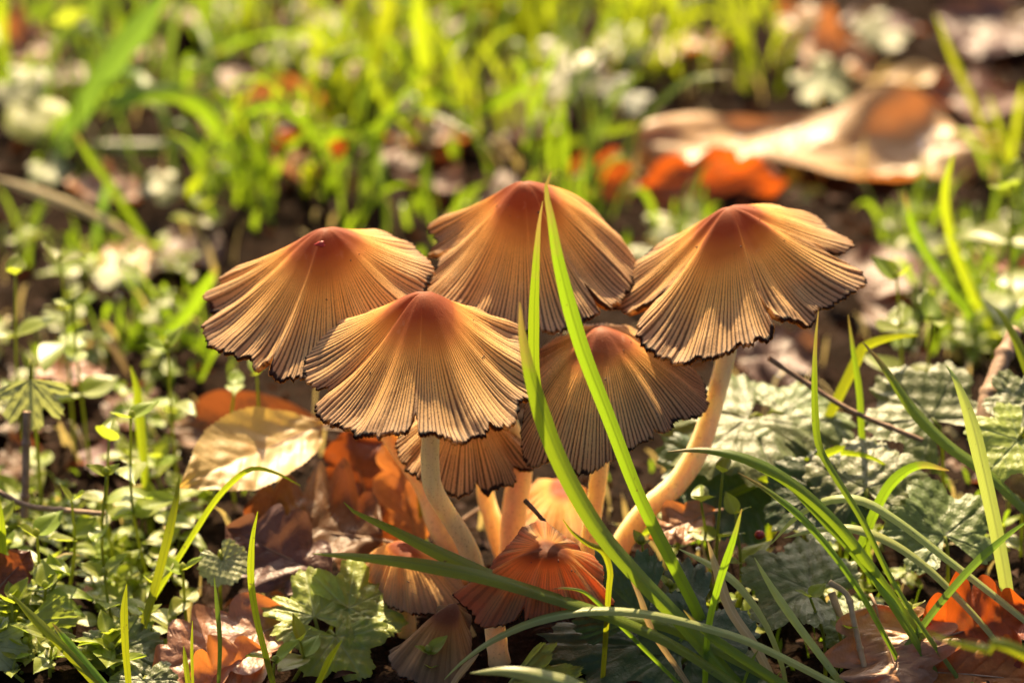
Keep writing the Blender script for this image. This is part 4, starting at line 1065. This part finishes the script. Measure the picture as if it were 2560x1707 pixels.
HG = "long blades in front of the mushrooms"
GB = [
 ("tall bright blade with a notched tip crossing the tallest cap", [(1267, 394), (1254, 432), (1266, 500), (1288, 620), (1335, 790), (1400, 960), (1470, 1140), (1545, 1290), (1610, 1420), (1650, 1540), (1670, 1600)], .235, "fresh", -1.0, -1.6, .25),
 ("short upright blade left of the tall bright one", [(1247, 462), (1238, 520), (1231, 620), (1227, 740), (1231, 880), (1262, 1010), (1330, 1150), (1420, 1300)], .17, "fresh", -.6, -.8, .3),
 ("wide pale green blade leaning down to the right from the front cap's edge", [(1194, 693), (1203, 780), (1232, 900), (1285, 1050), (1370, 1205), (1465, 1320), (1570, 1430), (1690, 1568)], .30, "fresh", -1.9, -2.6, .45),
 ("horizontal blade pointing left across the olive stem, lower of two", [(718, 1271), (820, 1277), (960, 1293), (1120, 1325), (1290, 1376), (1420, 1420), (1560, 1485), (1720, 1590)], .24, "bright", -2.5, -2.8, .5),  # brighter grass colour stands in for sunlight on this blade
 ("blade with a brown nibbled tip crossing the olive stem, upper of two", [(790, 1153), (815, 1175), (880, 1205), (1010, 1268), (1130, 1322), (1260, 1368), (1400, 1410), (1560, 1445)], .25, "bright", -2.0, -2.4, .5),  # sunlit look put into the colour by the brighter grass material
 ("arched pale blade sweeping over the dark veined leaf", [(1020, 1560), (1060, 1520), (1130, 1470), (1230, 1425), (1350, 1402), (1480, 1408), (1620, 1440), (1760, 1490)], .15, "pale", -2.9, -2.7, .5),
 ("long arching blade whose tip touches the cream stem", [(1533, 1037), (1620, 1033), (1720, 1055), (1820, 1110), (1920, 1200), (2000, 1300), (2070, 1400), (2140, 1500), (2200, 1600)], .19, "fresh", -.9, -2.0, .5),
 ("blade running beside the long arching one", [(1790, 1095), (1850, 1150), (1940, 1240), (2020, 1340), (2080, 1430), (2160, 1560)], .17, "fresh", -1.0, -2.1, .4),
 ("narrow blade below the long arching one", [(1696, 1085), (1770, 1130), (1850, 1195), (1930, 1290), (1990, 1380), (2040, 1470)], .13, "fresh", -1.2, -1.9, .4),
 ("upright blade with a sharp kink below the right cap's edge", [(1880, 714), (1873, 800), (1873, 920), (1882, 1020), (1915, 1085), (1980, 1190), (2050, 1330), (2120, 1440), (2220, 1580)], .13, "fresh", -.8, -2.2, .4),
 ("wide pale stalky blade standing at the right", [(2172, 838), (2195, 870), (2230, 960), (2260, 1080), (2290, 1220), (2310, 1330), (2325, 1440)], .25, "pale", .2, -.9, .3),
 ("broad bright blade slanting to the right edge", [(1980, 784), (2030, 840), (2100, 940), (2180, 1020), (2270, 1085), (2370, 1180)], .25, "fresh", 1.6, .5, .4),
 ("tall thin blade in the upper right corner", [(2148, 30), (2190, 130), (2240, 240), (2285, 350), (2310, 440)], .2, "bright", 15, 13, .4),
 ("blade leaning left near the right edge, mid height", [(2075, 440), (2110, 540), (2170, 640), (2240, 730), (2300, 800)], .2, "fresh", 8, 6.5, .4),
 ("curved bright blade crossing the one that leans left", [(2190, 352), (2172, 440), (2185, 540), (2220, 640), (2290, 800)], .2, "bright", 8.5, 6.5, .4),
 ("blade at the right edge below the tall thin one", [(2270, 215), (2300, 300), (2325, 400), (2340, 470)], .17, "bright", 13, 12, .4),
 ("second blade at the right edge, near vertical", [(2352, 190), (2335, 300), (2315, 420)], .2, "bright", 13, 12, .4),
 ("bright blade curling in from the right edge below the sprigs", [(2265, 690), (2300, 720), (2335, 780), (2365, 850)], .2, "bright", 4, 3, .4),
 ("short upright blade right of the kinked one", [(1948, 722), (1960, 800), (1975, 900), (1980, 990)], .12, "fresh", 3, 2.6, .4),
 ("thin upright blade with a bent tip in front of the brown oak leaf", [(592, 1174), (580, 1240), (577, 1330), (590, 1420), (612, 1510), (630, 1580)], .11, "bright", -1.8, -2.3, .4),
 ("bright blade leaning right over the chickweed", [(413, 1090), (405, 1150), (388, 1230), (360, 1340), (330, 1440), (315, 1500)], .16, "bright", .6, -1.2, .4),
 ("upright blade in the lower left corner", [(291, 1340), (286, 1400), (288, 1480), (296, 1580)], .12, "bright", -2.0, -2.4, .4),
 ("thin dark green blade right of the oak leaf's stalk", [(492, 1325), (500, 1400), (506, 1480), (502, 1590)], .08, "deep", -2.0, -2.4, .4),
 ("thread thin blade standing left of the dark green one", [(442, 1425), (441, 1500), (444, 1590)], .05, "bright", -2.1, -2.4, .4),
 ("short blade at the bottom edge by the thread thin one", [(422, 1482), (428, 1530), (436, 1590)], .09, "bright", -2.1, -2.4, .4),
 ("blade cut by the left edge above the small reddish leaf", [(-2, 1140), (4, 1210), (8, 1320)], .13, "bright", .4, .1, .4),
 ("blade slanting from the left edge through the chickweed patch", [(28, 1365), (80, 1420), (140, 1480), (230, 1580)], .15, "bright", -1.8, -2.4, .4),
 ("second slanting blade in the chickweed patch, right of the first", [(120, 1430), (180, 1500), (260, 1590)], .12, "fresh", -1.9, -2.4, .4),
 ("short blade rising through the lowest lobed leaf", [(785, 1470), (760, 1510), (728, 1580)], .12, "bright", -2.5, -2.6, .4),
 ("upright blade crossing the long ones near the bottom", [(1704, 1168), (1685, 1240), (1650, 1350), (1628, 1450), (1620, 1590)], .13, "fresh", -2.4, -2.6, .4),
 ("straight dark blade rising to the right edge", [(2370, 1190), (2320, 1225), (2240, 1295), (2160, 1385), (2110, 1450)], .13, "deep", -1.4, -1.8, .4),
 ("glossy arching blade over the pale hairy leaves, upper of two", [(1770, 1250), (1830, 1185), (1900, 1148), (1980, 1148), (2070, 1200), (2180, 1285), (2290, 1370), (2390, 1450)], .16, "pale", -.6, -1.4, .6),
 ("glossy arching blade over the pale hairy leaves, lower of two", [(1800, 1235), (1880, 1215), (1960, 1212), (2050, 1245), (2140, 1310), (2230, 1400), (2300, 1480)], .17, "pale", -.8, -1.6, .6),
 ("pale dry blade hanging down right of the clump", [(1625, 1240), (1648, 1310), (1680, 1400), (1740, 1490), (1790, 1590)], .17, "straw", -1.9, -2.4, .4),
 ("pale blade bending through the middle of the lower right tangle", [(1560, 1260), (1640, 1300), (1700, 1345), (1760, 1430), (1800, 1530), (1810, 1600)], .16, "pale", -1.7, -2.4, .5),
 ("ridged pale blade sloping to the pinkish oak leaf", [(1733, 1280), (1775, 1350), (1830, 1430), (1890, 1510), (1950, 1590)], .14, "pale", -1.9, -2.4, .4),
 ("tiny bright blade in front of the orange cap", [(1293, 1192), (1315, 1222), (1350, 1248), (1385, 1265), (1402, 1310), (1398, 1370)], .10, "bright", -2.3, -2.3, .4),
 ("small curled blade below the orange cap", [(1268, 1352), (1300, 1350), (1340, 1358), (1375, 1385), (1410, 1420)], .07, "fresh", -2.6, -2.6, .4),
 ("out of focus wide blade in the bottom right corner", [(2130, 1450), (2200, 1475), (2280, 1492), (2400, 1520)], .22, "bright", -7.5, -7.5, .4),
 ("blade running to the bottom edge below the tall bright one", [(1570, 1400), (1620, 1450), (1690, 1500), (1780, 1560), (1850, 1610)], .15, "fresh", -2.6, -2.9, .4),
 ("straw coloured strip hanging below the wide pale blade", [(1440, 1310), (1470, 1370), (1500, 1450), (1560, 1540), (1600, 1600)], .10, "straw", -2.4, -2.6, .4),
 ("yellowed blade near the bottom left of the dark leaf", [(1100, 1500), (1060, 1545), (1030, 1590)], .12, "straw", -2.6, -2.8, .4),
 ("pale blurred blade at the bottom edge under the dark leaf", [(1080, 1545), (1170, 1540), (1270, 1560), (1360, 1600)], .26, "pale", -4.5, -4.8, .4),
 ("yellow bent blade over the round fan shaped leaf", [(2060, 1085), (2000, 1050), (1930, 1040), (1880, 1050)], .14, "bright", 1.6, 1.8, .4),
 ("bright folded blade behind the pale stalky one", [(2180, 1080), (2110, 1070), (2050, 1110), (2010, 1180), (1990, 1230)], .2, "fresh", .9, .4, .4),
 ("yellow blade pointing right between the right cap and the edge", [(2110, 770), (2050, 775), (1985, 800), (1960, 850)], .22, "bright", 4.5, 4, .4),
 ("kinked thin blade over the pale yellow leaf", [(690, 1115), (630, 1085), (575, 1078), (520, 1120), (480, 1170), (455, 1210)], .10, "bright", .8, .5, .4),
 ("straight bright blade rising right of the grey brown oak leaf", [(965, 1080), (968, 1150), (975, 1240), (985, 1300)], .13, "bright", 3.4, 3.0, .4),
 ("dark broad blurred blade leaning across the top left", [(385, -20), (300, 90), (220, 200), (165, 290), (130, 370)], .55, "deep", 24, 16, .3),
 ("light edge blade lying on the dark broad one", [(400, -15), (340, 30), (290, 70), (260, 110)], .35, "fresh", 25, 22, .3),
 ("arched bright blurred blade on the left, like a hoop", [(215, 275), (270, 232), (340, 212), (410, 215), (465, 250), (510, 320), (545, 400)], .42, "fresh", 17, 12, .4),
 ("level blurred blade under the hoop shaped one", [(200, 330), (300, 335), (400, 335), (500, 345)], .3, "deep", 14, 14, .4),
 ("long pale blurred stem crossing the left edge", [(-20, 405), (100, 445), (200, 485), (300, 540), (360, 600)], .26, "straw", 12, 9, .4),
 ("thin blade crossing the long pale stem", [(170, 300), (210, 360), (260, 430), (310, 510), (340, 560)], .2, "fresh", 13, 9, .4),
 ("sharp bright blade beside the orange lobed leaf", [(541, 200), (552, 260), (575, 330), (605, 400), (630, 450)], .24, "bright", 16, 12, .4),
 ("hook shaped bright blade below the hoop shaped one", [(470, 395), (442, 430), (455, 465), (520, 490), (600, 488), (660, 470)], .26, "bright", 11, 11, .4),
 ("short yellow blade in front of the orange lobed leaf", [(712, 375), (708, 400), (708, 430), (712, 465)], .3, "bright", 11, 10.5, .3),
 ("bright diagonal blade above the left and tallest caps", [(852, 150), (870, 200), (910, 260), (960, 310), (1010, 370)], .34, "bright", 20, 14, .3),
 ("bright upright blade rising to the top edge, centre", [(958, -30), (972, 80), (984, 200), (992, 300)], .42, "bright", 26, 18, .3),
 ("second bright upright blade left of the centre one", [(905, -30), (880, 60), (862, 150), (855, 220)], .38, "bright", 27, 20, .3),
 ("blurred blade rising right from the diagonal one", [(1240, 180), (1160, 225), (1080, 270), (1010, 320)], .3, "fresh", 18, 16, .3),
 ("dark blurred blade left of the bright uprights", [(560, 75), (500, 120), (440, 165), (390, 205)], .4, "deep", 22, 20, .3),
 ("stalk of the big white blurred leaf", [(1262, 230), (1266, 320), (1270, 420)], .2, "fresh", 14, 12.5, .3),
 ("pale green level blade right of the white leaf's stalk", [(1480, 285), (1400, 300), (1310, 325), (1220, 350)], .24, "fresh", 14, 14, .3),
 ("upright blade at the extreme left edge near the top", [(-2, -20), (6, 90), (12, 190)], .28, "bright", 24, 19, .3),
 ("thin dark blade standing below the long pale stem", [(245, 420), (235, 490), (215, 560)], .18, "deep", 10, 9, .3),
 ("leaning bright blade left of the left cap", [(500, 610), (470, 660), (430, 720), (360, 780), (300, 810)], .25, "fresh", 7, 6, .3),
 ("pale level blade behind the left cap's left edge", [(500, 830), (450, 790), (390, 765), (320, 770)], .3, "fresh", 6, 6, .3),
 ("thin yellow curved blade above the rust leaf", [(300, 870), (260, 800), (215, 785), (180, 810)], .14, "straw", 5, 5, .3),
 ("short upright blade under the left cap", [(300, 840), (315, 890), (320, 940)], .18, "bright", 4.6, 4.4, .3),
]
for k, g in enumerate(GB):
    lab, pts, w, m, y0, y1, fc = g
    grass_blade(lab, pts, w, m, y0, y1, fc + rng.uniform(-.15, .15), HG if y0 < 5 else "blurred blades behind the mushrooms", twist=rng.uniform(-.5, .5))

DEW = []
def grass_mass(name, label, spots, mat, seed, arch=False):
    r = random.Random(seed); VV, FF, UU, VA = [], [], [], []
    off = 0; cnt = 0
    for (x, y, n, spread, hmin, hmax, w) in spots:
        c = gv(x, y)
        for _ in range(n):
            bx, by = c[0] + r.gauss(0, spread), c[1] + r.gauss(0, spread)
            bz = float(hgt(bx, by)) - .05
            h = r.uniform(hmin, hmax); a = r.uniform(0, 6.28); ln = r.uniform(.15, .9) * h
            b0 = np.array([bx, by, bz]); d = np.array([math.cos(a), math.sin(a), 0]) * ln
            side = np.array([-math.sin(a), math.cos(a), 0]) * r.uniform(-.2, .2) * h
            k2 = r.choice([1.0, .95, .85, .6]) if not arch else r.uniform(.2, .7)
            if arch: d = d * 1.6
            P = spline([b0 + d + side + [0, 0, h * k2], b0 + d * .62 + side * .4 + [0, 0, h * (.45 + .4 * k2)], b0 + d * .25 + [0, 0, h * .45], b0], 11)
            V, F, uu, vv = blade_mesh(P, w * r.uniform(.6, 1.2), face=r.uniform(0, 3.14), nv=3, twist=r.uniform(-1, 1))
            cnt += 1
            if cnt % 22 == 0: DEW.append((V[r.randrange(4, len(V))] + [0, 0, .03], r.uniform(.03, .055)))
            VV.append(V); FF.append(F + off); UU.append(uu); VA.append(vv); off += len(V)
    o = mesh_obj(name, np.vstack(VV), np.vstack(FF), M[mat], None, (0, 0, 0), dict(u=np.concatenate(UU), v=np.concatenate(VA)))
    tag(o, label, "grass", None, "stuff")

r2 = random.Random(3)
U_ = r2.uniform
def keep_out(x, y): return 1400 < x < 2330 and y > 215 and y < 520 or x > 1790 and y < 420 and x < 2250
def tuft(n, x0, x1, y0, y1, lo, hi, sp, h0, h1, w):
    out = []
    for _ in range(n):
        x, y = U_(x0, x1), U_(y0, y1)
        if x < 600 and 130 < y < 540 and r2.random() < .65: continue
        if not keep_out(x, y): out.append((x, y, r2.randint(lo, hi), sp, h0, h1, w))
    return out
spots = tuft(30, 820, 1780, -60, 200, 3, 8, .5, 1.6, 5.4, .23) + tuft(15, 760, 1500, 150, 330, 3, 6, .5, 1.2, 4.0, .19) + tuft(14, 400, 860, -40, 400, 2, 5, .5, 1.4, 4.4, .22)
grass_mass("grass", "bright yellow green grass blurred behind the mushrooms", spots, "bright", 5)
spots = tuft(32, -20, 1500, -40, 500, 3, 6, .5, 1.0, 4.6, .24) + tuft(34, 400, 1800, 330, 560, 3, 6, .5, .5, 2.0, .18)
spots += tuft(30, 2050, 2400, 400, 800, 2, 5, .5, .6, 2.0, .18) + tuft(26, -20, 520, 500, 900, 2, 5, .5, .5, 1.6, .15)
grass_mass("grass", "shorter green grass scattered over the soil behind and beside the mushrooms", spots, "fresh", 6)
spots = tuft(34, -20, 1500, -40, 520, 2, 4, .6, 1.0, 4.6, .30) + tuft(20, 2050, 2400, 420, 800, 2, 4, .5, .6, 2.0, .2)
arcs = [(U_(-20, 1050), U_(90, 470), 1, .2, 2.4, 4.4, .26) for _ in range(30)]
grass_mass("grass", "long arching green blades blurred over the soil at the upper left", arcs, "fresh", 17, True)
grass_mass("grass", "dark green shaded grass under the brighter blades behind the mushrooms", spots, "deep", 7)
spots = [(x, y, 3, .6, .3, .9, .10) for x in range(1480, 2380, 90) for y in (1150, 1290, 1420, 1530)]
spots += [(x, y, 2, .5, .2, .7, .08) for x in range(0, 700, 100) for y in (1150, 1300, 1450)]
grass_mass("grass", "short fine grass between the leaves near the bottom edge", spots, "fresh", 8)
spots = [(x, y, 3, .8, .3, 1.3, .12) for x in range(0, 2380, 130) for y in (60, 240, 420, 620, 800, 1000, 1200, 1400)]
grass_mass("grass", "dry straw bits lying in the leaf litter", spots, "straw", 9)

# ------------------------------------------------------------------ twigs, berry
def twig(label, pts, r0, r1, mat, knobs=0, seed=0):
    P = spline([pv(*p) for p in pts], 60)
    t = np.linspace(0, 1, 60)
    rad = r0 + (r1 - r0) * t + 0.06 * r0 * wob(t * 30, seed)
    for k in range(knobs):
        c0 = (k + .6) / knobs
        rad += r0 * .35 * np.exp(-((t - c0) / .02) ** 2)
    V, F, v = tube(P, rad, 12, seed, .05)
    o = mesh_obj("twig", V, F, M[mat], None, P[-1], dict(v=v))
    tag(o, label, "twig", "twigs on the ground")
twig("thin straight twig pointing at the right cap's stem", [(1766, 822, 2.8), (1860, 885, 2.8), (1960, 945, 2.6), (2120, 1012, 2.2)], .05, .045, "twig", 2, 1)
twig("thick knobbly grey brown twig at the right edge", [(2330, 760, 4.2), (2275, 900, 3.0), (2265, 980, 2.4), (2310, 1070, 1.8), (2380, 1140, 1.3)], .14, .19, "twig", 4, 2)
twig("short dark twig stub resting on the small orange cap", [(1207, 1150, .2), (1235, 1180, -.2), (1262, 1212, -.5), (1275, 1228, -.7)], .045, .03, "twig_dark", 1, 3)
twig("upright thin brown stem at the left edge", [(62, 945, 2.6), (60, 1050, 2.4), (56, 1190, 2.0)], .07, .07, "twig", 2, 4)
twig("slanting straw stem behind the chickweed on the left", [(-10, 1125, 1.8), (60, 1160, 1.6), (130, 1170, 1.6), (240, 1180, 1.4)], .05, .05, "twig", 1, 5)
twig("brown stalk lying in the tangle at the lower right", [(1910, 1360, -1.0), (1935, 1430, -1.3), (1965, 1500, -1.6)], .07, .05, "dry_stalk", 1, 6)
twig("broken dry stalk among the blades at the lower right", [(1905, 1335, -1.5), (1945, 1365, -1.6), (1960, 1420, -1.8), (1985, 1530, -2.0)], .05, .05, "dry_stalk", 2, 7)
twig("thin stem crossing under the front mushrooms", [(1040, 1210, 3.4), (1090, 1175, 3.6), (1130, 1150, 3.9)], .035, .03, "twig", 0, 8)
def berry():
    c = pv(1745, 1228, .3)
    n, m = 20, 14
    th = np.arange(n) / n * 2 * np.pi; ph = np.linspace(0.02, np.pi - .02, m)
    T, Ph = np.meshgrid(th, ph, indexing='ij')
    rr = .085 * (1 + .05 * np.sin(T * 5) * np.sin(Ph * 6))
    V = np.stack([rr * np.sin(Ph) * np.cos(T) * 1.1, rr * np.sin(Ph) * np.sin(T), rr * np.cos(Ph)], -1).reshape(-1, 3) + c
    o = mesh_obj("red_berry", V, grid_faces(n, m, True), M["berry"], None, c)
    tag(o, "small dark red berry in the shade under the arching blades", "berry")
berry()

# ------------------------------------------------------------------ leaf litter crumbs and dew
def litter():
    r = np.random.default_rng(77)
    VV, FF, VN = [], [], []; off = 0
    V0, F0, n0 = small_leaf(1, .8, .3, -.2, 0, 5, 4)
    for k in range(5200):
        x = r.uniform(-16, 16); y = r.uniform(-4, 46)
        s = r.uniform(.12, .55) * (1 + y * .01)
        a, b, c = r.uniform(0, 6.28), r.normal(0, .5), r.normal(0, .5)
        Rm = np.array(Matrix.Rotation(a, 3, 'Z') @ Matrix.Rotation(b, 3, 'Y') @ Matrix.Rotation(c, 3, 'X'))
        sc = np.array([s, s * r.uniform(.25, 1.1), s])
        W = (V0 * sc) @ Rm.T + [x, y, float(hgt(x, y)) + r.uniform(0, .12)]
        VV.append(W); FF.append(F0 + off); VN.append(n0); off += len(W)
    o = mesh_obj("litter", np.vstack(VV), np.vstack(FF), M["litter"], None, (0, 0, 0), dict(vein=np.concatenate(VN)))
    tag(o, "crumbled brown leaf litter covering the dark soil", "leaf litter", None, "stuff")
litter()

def dew():
    r = np.random.default_rng(31)
    n, m = 8, 6
    th = np.arange(n) / n * 2 * np.pi; ph = np.linspace(0.05, np.pi - .05, m)
    T, Ph = np.meshgrid(th, ph, indexing='ij')
    B = np.stack([np.sin(Ph) * np.cos(T), np.sin(Ph) * np.sin(T), np.cos(Ph) * .8], -1).reshape(-1, 3)
    F0 = grid_faces(n, m, True)
    VV, FF = [], []; off = 0
    W = np.array([WAVY.matrix_world.translation / U + v.co / U if False else np.array(WAVY.location) / U + np.array(v.co) / U for v in WAVY.data.vertices])
    x, y, z = project(W)
    for (tx, ty, sd, n_) in ((1850, 325, 55, 9), (2140, 335, 45, 7), (1700, 330, 80, 4)):
        near = np.where(np.hypot(x - tx * 1.0884, (y - ty * 1.0884) * 2) < sd * 1.3)[0]
        if len(near):
            for i in r.choice(near, n_): DEW.append((W[i] + [0, 0, .06], r.uniform(.06, .11)))
    for (p, s_) in DEW:
        VV.append(B * s_ + p); FF.append(F0 + off); off += len(B)
    o = mesh_obj("dew", np.vstack(VV), np.vstack(FF), M["water"])
    tag(o, "dew drops glinting on the blurred grass and leaves", "dew", None, "stuff")
dew()
